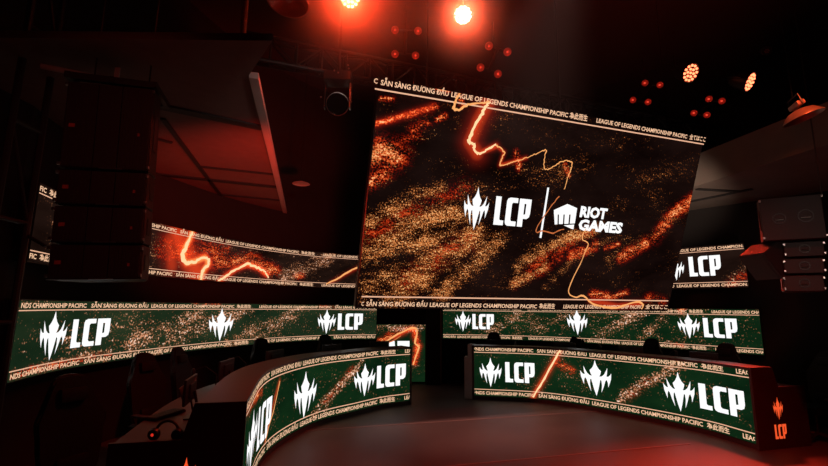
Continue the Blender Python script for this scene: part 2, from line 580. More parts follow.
# seams of the stage carpet
bm = bmesh.new()
for (a, b) in (((285, 432), (600, 411)), ((440, 467), (690, 444))):
    p, q = on_z(*a, 0.0), on_z(*b, 0.0)
    d = (q - p).normalized(); n = Vector((-d.y, d.x, 0)) * 0.011
    box(bm, (p + q) / 2 + Vector((0, 0, .002)), ((q - p).length, .022, .005), Matrix.Rotation(math.atan2(d.y, d.x), 3, 'Z'))
mesh_obj('trim_1', bm, mat('seam_tape', (0.22, 0.16, 0.15), 0.6), kind='structure')

RZ0, RZ1 = 1.00, 1.72            # lower ring of screens
UZ0, UZ1 = 2.09, 2.83            # upper ring
LPX = [(7, 383), (50, 372), (100, 363), (180, 352), (240, 345.5), (300, 341), (345, 339.3), (376, 339)]
RPX = [(443, 338.5), (490, 339.3), (540, 340.8), (600, 343.8), (665, 348), (715, 351.5), (764, 355)]
left_path = catmull([on_z(*p, RZ0).to_2d() for p in LPX], 8)
right_path = catmull([on_z(*p, RZ0).to_2d() for p in RPX], 8)
print('LEFT RING', [tuple(round(c, 2) for c in p) for p in left_path[::8]])
print('RIGHT RING', [tuple(round(c, 2) for c in p) for p in right_path[::8]])

# walls that carry the rings
ext_l = [Vector((left_path[0].x - .1, -2.0))] + left_path
bm = bmesh.new(); slab(bm, offset(ext_l, .16), offset(ext_l, .40), 0, 6.6); mesh_obj('wall_left', bm, DRAPE, kind='structure')
ext_r = right_path + [right_path[-1] + (right_path[-1] - right_path[-4]).normalized() * 1.2, Vector((8.5, 4.0)), Vector((8.5, -2.0))]
bm = bmesh.new(); slab(bm, offset(ext_r, .16), offset(ext_r, .40), 0, 6.6); mesh_obj('wall_right', bm, DRAPE, kind='structure')
pl, pr = left_path[-1], right_path[0]
YB = max(pl.y, pr.y)
bm = bmesh.new(); box(bm, ((pl.x + pr.x) / 2, YB + .40, 3.3), (pr.x - pl.x + 1.2, .2, 6.6)); mesh_obj('wall_back', bm, DRAPE, kind='structure')
a, b = on_z(426, 385, 0), on_z(440.5, 385, 0)
bm = bmesh.new(); box(bm, ((a.x + b.x) / 2, YB + .02, 1.6), (b.x - a.x, .16, 3.2)); mesh_obj('trim_2', bm, DRAPE, kind='structure')
bm = bmesh.new(); box(bm, (b.x + .012, YB - .07, 1.6), (.022, .02, 3.2)); mesh_obj('trim_3', bm, mat('pale_edge', (.20, .12, .10), .5), kind='structure')  # thin strip, paler than the pillar beside it

# left soffit: slab of dark tiles with a pale edge beam
SZ = 3.6
e0, e1 = on_z(249, 75, SZ), on_z(284, 216, SZ)
dE = (e1 - e0).normalized()
far = e1 + dE * .2
nearY = on_z(200, 40, SZ).y
bm = bmesh.new()
prism(bm, [(e0.x, e0.y), (far.x, far.y), (-6.5, far.y), (-6.5, nearY), (e0.x + .35, nearY)], lambda p: Vector((p[0], p[1], SZ)), lambda p: Vector((p[0], p[1], SZ + .06)))
mesh_obj('trim_4', bm, TILE, kind='structure')
bm = bmesh.new()
nE = Vector((dE.y, -dE.x, 0))
prism(bm, [(e0.x, e0.y), (e0.x + nE.x * .075, e0.y + nE.y * .075), (far.x + nE.x * .075, far.y + nE.y * .075), (far.x, far.y)],
      lambda p: Vector((p[0], p[1], SZ - .025)), lambda p: Vector((p[0], p[1], SZ + .03)))
mesh_obj('trim_5', bm, PALEP, kind='structure')
# dark joints between the tiles
bm = bmesh.new()
def joint(pa, pb, w, drop=.02):
    p, q = on_z(*pa, SZ), on_z(*pb, SZ); d = (q - p).normalized()
    box(bm, (p + q) / 2 + Vector((0, 0, -drop / 2)), ((q - p).length, w, drop), Matrix.Rotation(math.atan2(d.y, d.x), 3, 'Z'))
joint((163, 118), (233, 211), .05)
joint((148, 103), (262, 127), .12)
joint((150, 173), (281, 187), .11)
joint((200, 166), (276, 174), .05)
joint((222, 194), (282, 200), .06)
joint((150, 136), (172, 142), .05)
mesh_obj('trim_6', bm, BLACK, kind='structure')

# right soffit: plaster fascia and underside over the right ring
SZ2 = 3.55
g0, g1 = on_z(697, 186, SZ2), on_z(775, 161, SZ2)
dG = (g1 - g0).normalized()
ga, gb = g0 - dG * 2.2, g1 + dG * 1.0
bm = bmesh.new()
prism(bm, [(ga.x, ga.y), (gb.x, gb.y), (9.5, gb.y), (9.5, ga.y)], lambda p: Vector((p[0], p[1], SZ2)), lambda p: Vector((p[0], p[1], SZ2 + .48)))
mesh_obj('trim_7', bm, GREYP, kind='structure')
bm = bmesh.new()
for (pa, pb) in (((697, 188.5), (740, 191)), ((690, 201), (752, 188.5))):
    p, q = on_z(*pa, SZ2), on_z(*pb, SZ2); d = (q - p).normalized()
    box(bm, (p + q) / 2 + Vector((0, 0, -.01)), ((q - p).length, .07, .02), Matrix.Rotation(math.atan2(d.y, d.x), 3, 'Z'))
mesh_obj('trim_8', bm, BLACK, kind='structure')

# ------------------------------------------------------------------ screens
GREEN = display_mat('green_picture', (0.002, 0.011, 0.004), (0.006, 0.026, 0.008), (0.85, 0.44, 0.27), 36.0)
GREY = display_mat('dark_green_picture', (0.004, 0.014, 0.006), (0.020, 0.034, 0.014), (0.90, 0.46, 0.28), 38.0)
DARKP = display_mat('lava_picture', (0.0025, 0.0008, 0.0006), (0.012, 0.005, 0.004), (0.90, 0.33, 0.10), 62.0)
DARKS = display_mat('ember_picture', (0.004, 0.0015, 0.001), (0.022, 0.010, 0.007), (0.74, 0.36, 0.20), 46.0)


def emblem_at(D, px_top, px_bot, wide=None):
    a, b = D.uv(*px_top), D.uv(*px_bot)
    h = a[1] - b[1]; sx = 1.0
    if wide:
        mx, my = (px_top[0] + px_bot[0]) / 2, (px_top[1] + px_bot[1]) / 2
        sx = (D.uv(mx + wide / 2, my)[0] - D.uv(mx - wide / 2, my)[0]) / (.676 * h)
    D.soup(EMBLEM, (a[0] + b[0]) / 2, b[1], h, 'white', sx=sx)


def letters_at(D, px_bl, px_tl, px_right):
    a, t, r = D.uv(*px_bl), D.uv(*px_tl), D.uv(*px_right)
    h = t[1] - a[1]
    D.soup(LCP, a[0], a[1], h, 'white', sx=(r[0] - a[0]) / h / LCP_W)


def ring_wall(name, label, cat, path, z0, z1, m, fill, nu, anchor, frac=1.0):
    D = Display(path, z0, z1 - z0)
    mid = D.P(D.w / 2, 0)
    t = thing(name, label, cat, (mid.x, mid.y, z0))
    h = z1 - z0
    fill(D)
    D.rules(h * .120, h * .014, h * .066, anchor, frac)
    D.build('display', m, t, nu, 26)
    bm = bmesh.new(); slab(bm, offset(path, .012), offset(path, .12), z0 - .015, z1 + .015)
    mesh_obj('housing', bm, HOUS, t)
    return t, D


def fill_ll(D):
    D.everywhere('dens', .46)
    D.field('dens', [(130, 345), (200, 315)], 16, .84)
    D.field('dens', [(160, 348), (240, 312)], 16, .80)
    D.field('dens', [(230, 345), (300, 312)], 14, .80)
    D.field('dens', [(330, 330), (376, 318)], 10, .45)
    D.field('fire', [(12, 376), (60, 364), (110, 354)], 4.5, .72)
    D.field('dens', [(12, 376), (60, 362), (110, 350)], 7, .8)
    D.field('fire', [(195, 303), (222, 304)], 2, .8)
    D.field('fire', [(320, 306), (335, 307)], 2, .8)
    emblem_at(D, (54.5, 311), (49.8, 360.5), 26.5); letters_at(D, (69.5, 348.3), (73.5, 319.5), (107.5, 344.5))
    emblem_at(D, (221.5, 308), (220, 341), 24.5); emblem_at(D, (327, 309), (326.3, 334), 18)
    letters_at(D, (337.5, 329.8), (338, 313.5), (362.5, 329.3))


def fill_lr(D):
    D.everywhere('dens', .48)
    D.field('dens', [(490, 333), (520, 312)], 9, .72)
    D.field('dens', [(540, 330), (570, 312)], 8, .78)
    D.field('dens', [(600, 335), (640, 312)], 10, .80)
    D.field('dens', [(640, 340), (668, 312)], 9, .75)
    D.field('fire', [(686, 303), (680, 312)], 3, .9)
    D.field('fire', [(672, 343), (684, 346)], 2, .8)
    emblem_at(D, (463, 310.5), (463, 331.5), 15.7); letters_at(D, (472.5, 329), (473, 314), (494, 328.5))
    emblem_at(D, (577, 309), (577.5, 335), 20.5); emblem_at(D, (688.3, 313), (689.3, 338.5), 22)
    letters_at(D, (704.5, 337), (704, 318), (738.5, 338.5))


def fill_ul(D):
    D.everywhere('dens', .42)
    D.field('dens', [(285, 278), (330, 258)], 13, .86)
    D.field('dens', [(28, 230), (36, 230)], 12, -.6)
    S = [(192.4, 231), (189.8, 239), (185, 247.6), (182.5, 256), (186.4, 263), (195, 261.4), (205, 257.5), (208.7, 263), (203.5, 270), (201, 278), (200, 284)]
    D.field('glow', S, 6, .90)
    D.field('glow', [(178, 235), (188, 258), (198, 272)], 17, .60)
    D.field('glow', [(170, 240), (172, 265)], 12, .45)
    D.field('glow', [(219, 281), (236, 269), (247, 264.5), (259, 268), (267, 275)], 4.0, .72)
    D.field('fire', [(215, 262), (250, 260), (275, 272)], 9, .85)
    D.field('fire', [(165, 250), (225, 250)], 14, .55)
    D.field('fire', [(296, 276), (302, 275)], 4, .85)
    D.ribbon(S, [2.4, 3, 4, 4.4, 4.4, 3.4, 3, 3.6, 3.4, 3, 3], 'pale', 1.0, smooth=5)
    D.ribbon([(217, 282.5), (224, 277), (236, 269.5), (246.4, 264.3), (253, 266), (259, 268.6), (265, 272), (268, 278)], [2, 2, 2.2, 3, 2.6, 2.6, 2.2, 1.6], 'pale', .8, smooth=5)
    D.ribbon([(326, 284), (340, 277), (352, 270), (362, 266)], [1.2, 1.4, 1.6, 1.6], 'core', .5)
    D.field('glow', [(330, 283), (361, 266)], 2.0, .40)


def fill_ur(D):
    D.everywhere('dens', .16)
    D.field('dens', [(728, 283), (748, 265)], 9, .72)
    D.field('fire', [(730, 284), (745, 275)], 5, .6)
    emblem_at(D, (677.5, 257.5), (674, 280.5))
    letters_at(D, (690, 276.5), (689, 257), (722, 275.5))


T, D = ring_wall('ring_screen', 'long curved green screen band at eye level, wrapping behind the nearer, longer curved desk', 'screen', left_path, RZ0, RZ1, GREY, fill_ll, 700, ((145.7, 356), (231, 347)))
Tr, Dr = ring_wall('ring_screen', 'curved green screen band at eye level behind the desk with the glowing red end emblem', 'screen', right_path, RZ0, RZ1, GREEN, fill_lr, 400, ((622, 344.5), (690, 349)))
up_l = [p for p in left_path]
first = Display(up_l, UZ0, UZ1 - UZ0)
u0 = first.uv(33, 230)[0]


def cut(path, ua, ub):
    d = Display(path, 0, 1); out = [d.P(ua, 0).to_2d()]
    for p, c in zip(d.path, d.cum):
        if ua + .02 < c < ub - .02: out.append(p)
    out.append(d.P(ub, 0).to_2d()); return out


upl = cut(left_path, max(u0, 0.0), first.w)
ring_wall('ring_screen', 'upper curved screen band with molten orange rivers, above the long eye-level band', 'screen', upl, UZ0, UZ1, DARKS, fill_ul, 500, ((222.4, 280), (297, 285)))
fr = Display(right_path, UZ0, UZ1 - UZ0)
ub = fr.uv(745.5, 262)[0]
upr = cut(right_path, 0.0, ub)
ring_wall('ring_screen', 'short upper black screen with sparks and white letters, beside the giant hanging screen', 'screen', upr, UZ0, UZ1, DARKS, fill_ur, 260, ((677, 286), (744.5, 286)), .70)

# small upright screen at the back doorway
a, b = on_z(376.5, 384.5, 0.02), on_z(425, 384.5, 0.02)
YC = YB + .12
A2 = Vector((at_y(376.5, 380, YC).x - .02, YC)); B2 = Vector((at_y(425, 380, YC).x, YC))
topz = at_y(400, 324.5, YC).z
t = thing('doorway_screen', 'small upright screen showing an orange bolt, in the dark gap between the eye-level bands', 'screen', ((A2.x + B2.x) / 2, YC, 0))
D = Display([A2, B2], .03, topz - .03)
D.everywhere('dens', .3)
D.field('dens', [(380, 328), (420, 328)], 8, .75)
D.field('fire', [(380, 342), (395, 333), (413, 328), (418, 345), (414, 362)], 4, .85)
D.field('glow', [(395, 337), (413, 328), (418, 345), (414, 362)], 2.6, .5)
D.ribbon([(383, 343), (398, 334), (412, 328), (417, 331), (415, 343), (419, 347), (415, 358), (413, 365)], [1.5, 1.5, 2, 2, 2, 1.8, 1.4, 1], 'core', .3)
D.ribbon([(380, 346), (392, 341), (401, 336)], [1, 1.2, 1], 'thin', .3)
q = [D.uv(*p) for p in ((386.5, 342), (394.5, 341), (395, 346), (386.5, 346.5))]
D.soup(poly_soup([tuple(x) for x in q]), 0, 0, 1, 'white')
q = [D.uv(*p) for p in ((397.5, 341), (409.5, 341), (409.5, 348.5), (404, 347), (402, 345.5), (397.5, 346.5))]
D.soup(poly_soup([tuple(x) for x in q]), 0, 0, 1, 'white')
D.build('display', GREEN, t, 60, 80)
bm = bmesh.new(); box(bm, ((A2.x + B2.x) / 2, YC + .06, topz / 2), (B2.x - A2.x + .04, .1, topz)); mesh_obj('housing', bm, HOUS, t)

# ------------------------------------------------------------------ the giant hanging screen
YAW, TILT = 0.3388, 0.33
hd = Vector((math.cos(YAW), math.sin(YAW), 0)); nn = Vector((math.sin(YAW), -math.cos(YAW), 0))
upv = (math.cos(TILT) * Vector((0, 0, 1)) + math.sin(TILT) * nn).normalized()
NEAR = 0.77
BL = EYE + (Vector((-.8931, 7.0, 1.676)) - EYE) * NEAR; SW, SH = 6.478 * NEAR, 3.486 * NEAR
D = Display([BL.to_2d(), (BL + hd * SW).to_2d()], BL.z, SH, up=upv)
print('MAIN corners uv', [tuple(round(c, 3) for c in D.uv(*p)) for p in ((376, 76), (706, 140), (667, 311), (360.5, 309))])
t = thing('hanging_screen', 'giant hanging screen with a molten rock picture, tilted forward over the stage', 'screen', tuple(BL + hd * SW / 2))
D.everywhere('dens', .27)
for pts, r, amp in (
        ([(368, 225), (400, 205), (440, 188)], 15, .86), ([(368, 255), (420, 225), (465, 205)], 24, .86), ([(395, 295), (430, 262), (475, 235)], 24, .90),
        ([(365, 290), (395, 270)], 24, .80), ([(440, 295), (480, 258), (500, 240)], 14, .84), ([(455, 225), (480, 205)], 16, .70), ([(410, 245), (450, 235)], 16, .92),
        ([(470, 190), (560, 170)], 28, .46), ([(515, 283), (545, 268)], 9, .90), ([(518, 268), (560, 242), (600, 228)], 10, .84), ([(525, 258), (545, 245)], 9, .62),
        ([(545, 285), (575, 260), (605, 240)], 9, .6), ([(600, 210), (660, 190)], 18, .40), ([(610, 262), (650, 238), (690, 205)], 15, .54), ([(590, 155), (540, 140)], 26, .42),
        ([(410, 150), (430, 130)], 16, .50), ([(640, 180), (690, 165)], 16, .42), ([(475, 130), (520, 112)], 14, .42), ([(372, 155), (384, 150), (394, 156)], 12, .80), ([(370, 190), (390, 178)], 10, .6)):
    D.field('dens', pts, r, amp)
for pts, r, amp in (
        ([(373, 125), (400, 117), (412, 113)], 3, .98), ([(405, 116), (436, 106)], 3.5, 1.0), ([(370, 160), (382, 150), (396, 156)], 13, 1.0), ([(370, 182), (386, 172)], 8, .95),
        ([(437, 120), (445, 116)], 3, 1.0), ([(370, 235), (420, 208), (465, 188)], 10, .45), ([(405, 283), (440, 255), (470, 240)], 12, .42), ([(420, 205), (460, 193)], 5, .5),
        ([(515, 284), (540, 272), (560, 258)], 5, .5), ([(530, 268), (570, 242), (590, 232)], 7, .55), ([(572, 256), (594, 246)], 6, .85), ([(622, 257), (646, 243)], 6, 1.0),
        ([(655, 238), (672, 215), (692, 200)], 7, .90), ([(606, 248), (618, 244)], 3, .9), ([(592, 294), (610, 296), (626, 294)], 4, 1.0), ([(648, 298), (663, 302)], 5, .6),
        ([(516, 152), (519, 168)], 3.5, 1.0), ([(438, 89), (448, 90)], 3, 1.0), ([(565, 165), (569, 176)], 2.5, .95), ([(462, 105), (460, 90)], 4, .8),
        ([(415, 130), (428, 120)], 7, .62), ([(400, 140), (420, 135)], 5, .6), ([(380, 98), (392, 99)], 3, .8)):
    D.field('fire', pts, r, amp)
D.field('glow', [(488, 103), (478, 122), (470, 142), (477, 153)], 11, .50)
D.field('glow', [(488, 103), (470, 141), (477, 154), (496, 146)], 4, .62)
D.field('glow', [(372, 125), (400, 117), (432, 107)], 4, .45)
D.field('glow', [(592, 301), (617, 306), (640, 304)], 4, .5)
D.field('glow', [(496, 146), (504, 152), (500, 165), (526, 158)], 2.5, .5)
D.ribbon([(461, 88), (456, 100), (454, 108), (459, 110), (468, 105), (480, 103), (489, 102)], [2.5, 2.4, 3, 2.4, 2, 2, 2.5], 'core', .8, smooth=5)
D.ribbon([(489, 102), (484, 110), (476, 124), (469, 141), (474, 144), (474, 148), (477.5, 154), (486, 150), (496, 145)], [2.6, 3.2, 3.2, 3.4, 3, 2.4, 2.4, 2, 2], 'pale', 1.0, smooth=7)
D.ribbon([(496, 145), (504, 152), (502, 158), (500, 165), (507, 164), (515, 161), (526, 158), (536, 154), (546, 150), (544, 158), (545, 169), (554, 166), (563, 161), (571, 162), (571, 169), (568, 176), (564, 189)],
         [1.8, 1.4, 1.2, 1.5, 1.2, 1.2, 1.0, 1, 1.3, 1, 1.2, 1, 1.2, 1.2, 1.4, 1, .8], 'core', .7, smooth=6)
D.ribbon([(559, 196), (552, 205), (545, 215), (538, 225), (536, 232), (542, 231), (548, 232), (553, 233), (560, 230), (564, 229)], [1.2, 1.1, 1, 1, 1, 1.2, 1.2, 1.2, 1, .8], 'thin', .3)
D.ribbon([(586, 229), (582.5, 235), (583, 240), (588, 243.6), (584, 254), (577, 270), (569, 287), (570, 295), (577, 297), (583, 295.5), (592, 303), (600, 306), (617, 307.5), (630, 303), (639, 302), (643, 305), (641, 309)],
         [1, 1, 1.2, 1.2, 1, 1, 1.2, 1.4, 1.4, 1.8, 1.8, 2, 2.4, 2, 2, 2, 1.6], 'core', .4)


def fit_text(D, s, px_l, px_r, cap_px, slot='txt', cap_m=None):
    a, b = D.uv(*px_l), D.uv(*px_r)
    (sp_, w) = text_soup(s)
    c = D.uv(px_l[0], px_l[1] - cap_px)
    cap = cap_m or (c[1] - a[1])
    D.soup(sp_, a[0], a[1], cap, slot, sx=(b[0] - a[0]) / (w * cap), dv=(b[1] - a[1]) / (b[0] - a[0]))


# rules: one straight strip each, by its two ends
def rule(D, pa, pb, w_m, slot='line'):
    a, b = D.uv(*pa), D.uv(*pb); n = len(D.V)
    for u, v in (a, b):
        D.V += [D.P(u, v - w_m / 2, .003), D.P(u, v + w_m / 2, .003)]
    D.Fc.append((n, n + 2, n + 3, n + 1)); D.M.append(SLOT[slot])


rule(D, (374.8, 88.8), (703.6, 144.3), .017)
rule(D, (361.6, 296.5), (668, 300.8), .017)
fit_text(D, 'C', (373.6, 83), (377.4, 83.7), 5.2)
fit_text(D, SAN, (380.5, 84.8), (448.3, 96.2), 5.4)
fit_text(D, LEA, (451, 96.7), (567.5, 117.4), 5.2)
fit_text(D, CJK, (569, 117.8), (587, 120.8), 5.0)
fit_text(D, LEA, (596, 122.3), (686.5, 138.5), 4.4)
fit_text(D, CJK2, (689, 138.8), (705, 141.6), 4.2)
fit_text(D, 'C', (361.2, 305.6), (363.6, 305.6), 4)
fit_text(D, SAN, (366, 305.7), (427, 306.5), 4.4)
fit_text(D, LEA, (429.5, 306.6), (536.5, 308.2), 4.2)
fit_text(D, CJK, (538.5, 308), (554.5, 308.2), 4.0)
fit_text(D, LEA, (563, 308.2), (642, 308.6), 3.7)
fit_text(D, CJK2, (645, 308.4), (667, 308.8), 3.6)

# emblem, letters, rule, fist mark and the two words
a, b = D.uv(478.6, 187), D.uv(473.4, 229.8)
D.soup(EMBLEM, b[0], b[1], a[1] - b[1], 'white', shear=(a[0] - b[0]) / (a[1] - b[1]), sx=.95)
a, tt, r = D.uv(493, 224.5), D.uv(496.3, 196), D.uv(521.6, 226.8)
hgt = tt[1] - a[1]
D.soup(LCP, a[0], a[1], hgt, 'white', sx=(r[0] - a[0]) / hgt / 1.10, shear=(tt[0] - a[0]) / hgt, dv=(r[1] - a[1]) / (r[0] - a[0]))
q = [D.uv(*p) for p in ((547.2, 187.5), (549.0, 187.7), (541.2, 238), (539.3, 237.6))]
D.soup(poly_soup([tuple(x) for x in q]), 0, 0, 1, 'white')


def mark(D, pts_zoom):      # corner points read on the photograph
    q = [tuple(D.uv(540 + x / 7.77, 190 + y / 7.77)) for x, y in pts_zoom]
    D.soup(poly_soup(q), 0, 0, 1, 'white')


mark(D, [(107, 155), (212, 108), (287, 141), (279, 190), (107, 190)])
mark(D, [(108, 188), (136, 188), (134, 266), (113, 268)])
mark(D, [(146, 188), (181, 188), (176, 264), (145, 264)])
mark(D, [(191, 188), (226, 188), (219, 262), (187, 263)])
mark(D, [(237, 188), (280, 188), (269, 259), (230, 261)])
mark(D, [(183, 274), (264, 268), (258, 305), (240, 300)])
shearw = (D.uv(549, 187.5)[0] - D.uv(541, 238)[0]) / (D.uv(549, 187.5)[1] - D.uv(541, 238)[1])


def word(s, pl_, pr_, cap_px):
    a, b = D.uv(*pl_), D.uv(*pr_); c = D.uv(pl_[0], pl_[1] - cap_px)
    (sp_, w) = text_soup(s, .05); cap = c[1] - a[1]
    D.soup(sp_, a[0], a[1], cap, 'white', sx=(b[0] - a[0]) / (w * cap), dv=(b[1] - a[1]) / (b[0] - a[0]), shear=shearw * .35)


word('RIOT', (579.3, 216.3), (606, 218.8), 10.6)
word('GAMES', (577.7, 229.4), (621.3, 232.9), 10.6)
D.build('display', DARKP, t, 420, 250)
nrm = hd.cross(upv).normalized()
bm = bmesh.new()
c = BL + hd * SW / 2 + upv * SH / 2 - nrm * .07
box(bm, c, (SW + .02, .11, SH + .02), Matrix((hd, -nrm, upv)).transposed()); mesh_obj('housing', bm, HOUS, t)
for f in (.12, .5, .88):
    bm = bmesh.new()
    p = BL + hd * SW * f + upv * SH - nrm * .1
    tube(bm, [p, p + Vector((0, 0, 6.55 - p.z))], .012, 6)
    mesh_obj('hanging_wire', bm, METAL, t)

# ------------------------------------------------------------------ curved desks
DZ, TZ = 0.98, 0.72
def desk_path(px, zb=0.06):
    return [on_z(*p, zb).to_2d() for p in px]
lp = [(409.5, 401), (382, 405), (355.5, 411.5), (318, 421.5), (282, 440), (257.5, 466)]
lpth = desk_path(lp)
near_l = on_z(246, 401.5, DZ).to_2d()
lpth = catmull(lpth[:-1] + [lpth[-1], near_l], 6)[::-1]      # from the near end to the far end: left to right as seen
rp = [(474.5, 396), (545, 400), (617, 411.5), (700, 428.5), (757, 445)]
rpth = catmull(desk_path(rp), 8)
print('LDESK', [tuple(round(c, 2) for c in p) for p in lpth[::6]])
print('RDESK', [tuple(round(c, 2) for c in p) for p in rpth[::8]])
REDG = glow_mat('emblem_red', (1.0, 0.10, 0.025), 0.95)


def end_frame(path, i, j):
    """position, inward (away from the audience) direction at a desk's end"""
    p = path[i]; d = (path[i] - path[j]).normalized()
    return p, d


def desk(name, label, path, m, fill, nu, lit_end, anchor):
    mid = path[len(path) // 2]
    t = thing(name, label, 'desk', (mid.x, mid.y, 0))
    back = lambda k: offset(path, k)
    D = Display(path, .07, DZ - .07)
    fill(D)
    D.rules(.112, .013, .060, anchor)
    D.build('display', m, t, nu, 30)
    bm = bmesh.new(); slab(bm, back(.012), back(.30), .0, DZ - .025); mesh_obj('fascia', bm, DESKP, t)
    bm = bmesh.new(); slab(bm, back(-.005), back(.34), DZ - .025, DZ + .005); mesh_obj('ledge', bm, DESKM, t)
    bm = bmesh.new(); slab(bm, back(.30), back(.88), TZ - .035, TZ); mesh_obj('desktop', bm, DESKM, t)
    for k in range(0, len(path), max(1, len(path) // 4)):
        a_, b_ = back(.31)[k], back(.84)[k]
        d = (b_ - a_).normalized(); c = (a_ + b_) / 2
        if k == 0 or k == len(path) - 1: continue
        bm = bmesh.new(); box(bm, (c.x, c.y, (TZ - .04) / 2), ((b_ - a_).length, .03, TZ - .04), Matrix.Rotation(math.atan2(d.y, d.x), 3, 'Z')); mesh_obj('support', bm, DESKP, t)
    # end panels, stepping down from the ledge to the desktop; the near one carries the lit emblem
    for end in (0, -1):
        p = path[end]; q = path[1 if end == 0 else -2]
        o = (p - q).normalized()                  # outwards
        n = (back(1.0)[end] - p).normalized()     # away from the audience
        prof = [(-.01, 0), (.88, 0), (.88, TZ + .02), (.42, TZ + .02), (.35, DZ + .008), (-.01, DZ + .008)]
        f = lambda w: (lambda a: Vector((p.x + n.x * a[0] + o.x * w, p.y + n.y * a[0] + o.y * w, a[1])))
        bm = bmesh.new(); prism(bm, prof, f(.0), f(.035))
        ep = mesh_obj('end_panel', bm, DESKP, t)
        if (end == 0) == (lit_end == 0):
            # emblem over the letters, lying on the panel; mirrored so that it reads from outside
            out = .038
            right = n if end == -1 else -n
            S = merge(shift(EMBLEM, 0, .0, .24, .275), shift(LCP, -.098, -.225, .145, .17))
            cen = p + n * .37
            ob = bpy.data.meshes.new('emblem')
            inv = BASE[t.name].inverted()
            ob.from_pydata([tuple(inv @ Vector((cen.x + right.x * x + o.x * out, cen.y + right.y * x + o.y * out, .345 + y))) for x, y in S[0]], [], S[1])
            ob.materials.append(REDG)
            eo = bpy.data.objects.new('emblem', ob); COL.objects.link(eo); eo.parent = ep
            eo['label'] = 'glowing red emblem over three letters'
    return t


def fill_dl(D):
    D.everywhere('dens', .36)
    D.field('dens', [(312, 415), (330, 395), (350, 375), (362, 362)], 8, .86)
    D.field('fire', [(325, 402), (352, 370)], 5, .5)
    D.field('dens', [(325, 408), (352, 372)], 7, .84)
    D.ribbon([(279.5, 381), (276, 398), (272, 415), (268, 428), (265, 442)], 1.7, 'core', .3)
    D.field('glow', [(279.5, 381), (265, 442)], 3, .45)
    D.field('fire', [(247, 410), (262, 392)], 6, .85)
    emblem_at(D, (365.8, 363), (363.5, 396.5), 21); letters_at(D, (376.5, 388.5), (377.5, 366), (405.5, 384.5))
    emblem_at(D, (305.8, 371), (303.5, 418.5), 22)
    a, b = D.uv(251.5, 412), D.uv(247, 466)
    emblem_at(D, (252.5, 412), (251, 466), 9)
    letters_at(D, (256, 452), (258, 409.5), (269.5, 437))


def fill_dr(D):
    D.everywhere('dens', .36)
    D.field('dens', [(620, 400), (640, 386), (665, 372), (680, 365)], 9, .88)
    D.field('dens', [(475, 350), (480, 360)], 8, .3)
    D.field('fire', [(625, 398), (650, 380)], 5, .4)
    D.ribbon([(560.5, 350), (554, 361), (547, 374), (540, 386), (533, 397)], 1.8, 'pale', .3)
    D.field('glow', [(560.5, 350), (533, 397)], 3.5, .6)
    D.field('fire', [(558, 362), (565, 368), (572, 371)], 4, .8)
    emblem_at(D, (490.5, 357.5), (490.6, 387), 22); letters_at(D, (505.5, 382), (504.5, 362), (535, 382.5))
    emblem_at(D, (594.5, 360), (597, 396), 31); emblem_at(D, (678, 372), (680.5, 411.5), 31)
    letters_at(D, (700.5, 408), (698.5, 383), (746.5, 416.5))


dl = desk('curved_desk', 'longer curved players desk with a green screen front, its near end closest to us', lpth, GREEN, fill_dl, 260, 0, ((302.6, 368), (378, 355)))
dr = desk('curved_desk', 'curved players desk with a green screen front and a glowing red end emblem', rpth, GREEN, fill_dr, 300, -1, ((589.7, 355.6), (698, 369.7)))

# pale grey end column beside the far end of the right-hand desk
p0 = rpth[0]; n0 = (offset(rpth, 1)[0] - p0).normalized(); o0 = (rpth[0] - rpth[1]).normalized()
t = thing('end_cabinet', 'pale grey stepped block closing the far end of the desk with the red end emblem', 'cabinet', (p0.x + o0.x * .09, p0.y + o0.y * .09, 0))
bm = bmesh.new()
prof = [(.0, 0), (.30, 0), (.30, .92), (.0, .92)]
ff = lambda w: (lambda a: Vector((p0.x + n0.x * a[0] + o0.x * w, p0.y + n0.y * a[0] + o0.y * w, a[1])))
prism(bm, [(0, 0), (.28, 0), (.28, 1.0), (0, 1.0)], ff(.042), ff(.12)); mesh_obj('upper_block', bm, PALEP, t)
bm = bmesh.new(); prism(bm, [(0.02, 0), (.30, 0), (.30, .76), (0.02, .76)], ff(.122), ff(.19)); mesh_obj('lower_block', bm, PALEP, t)

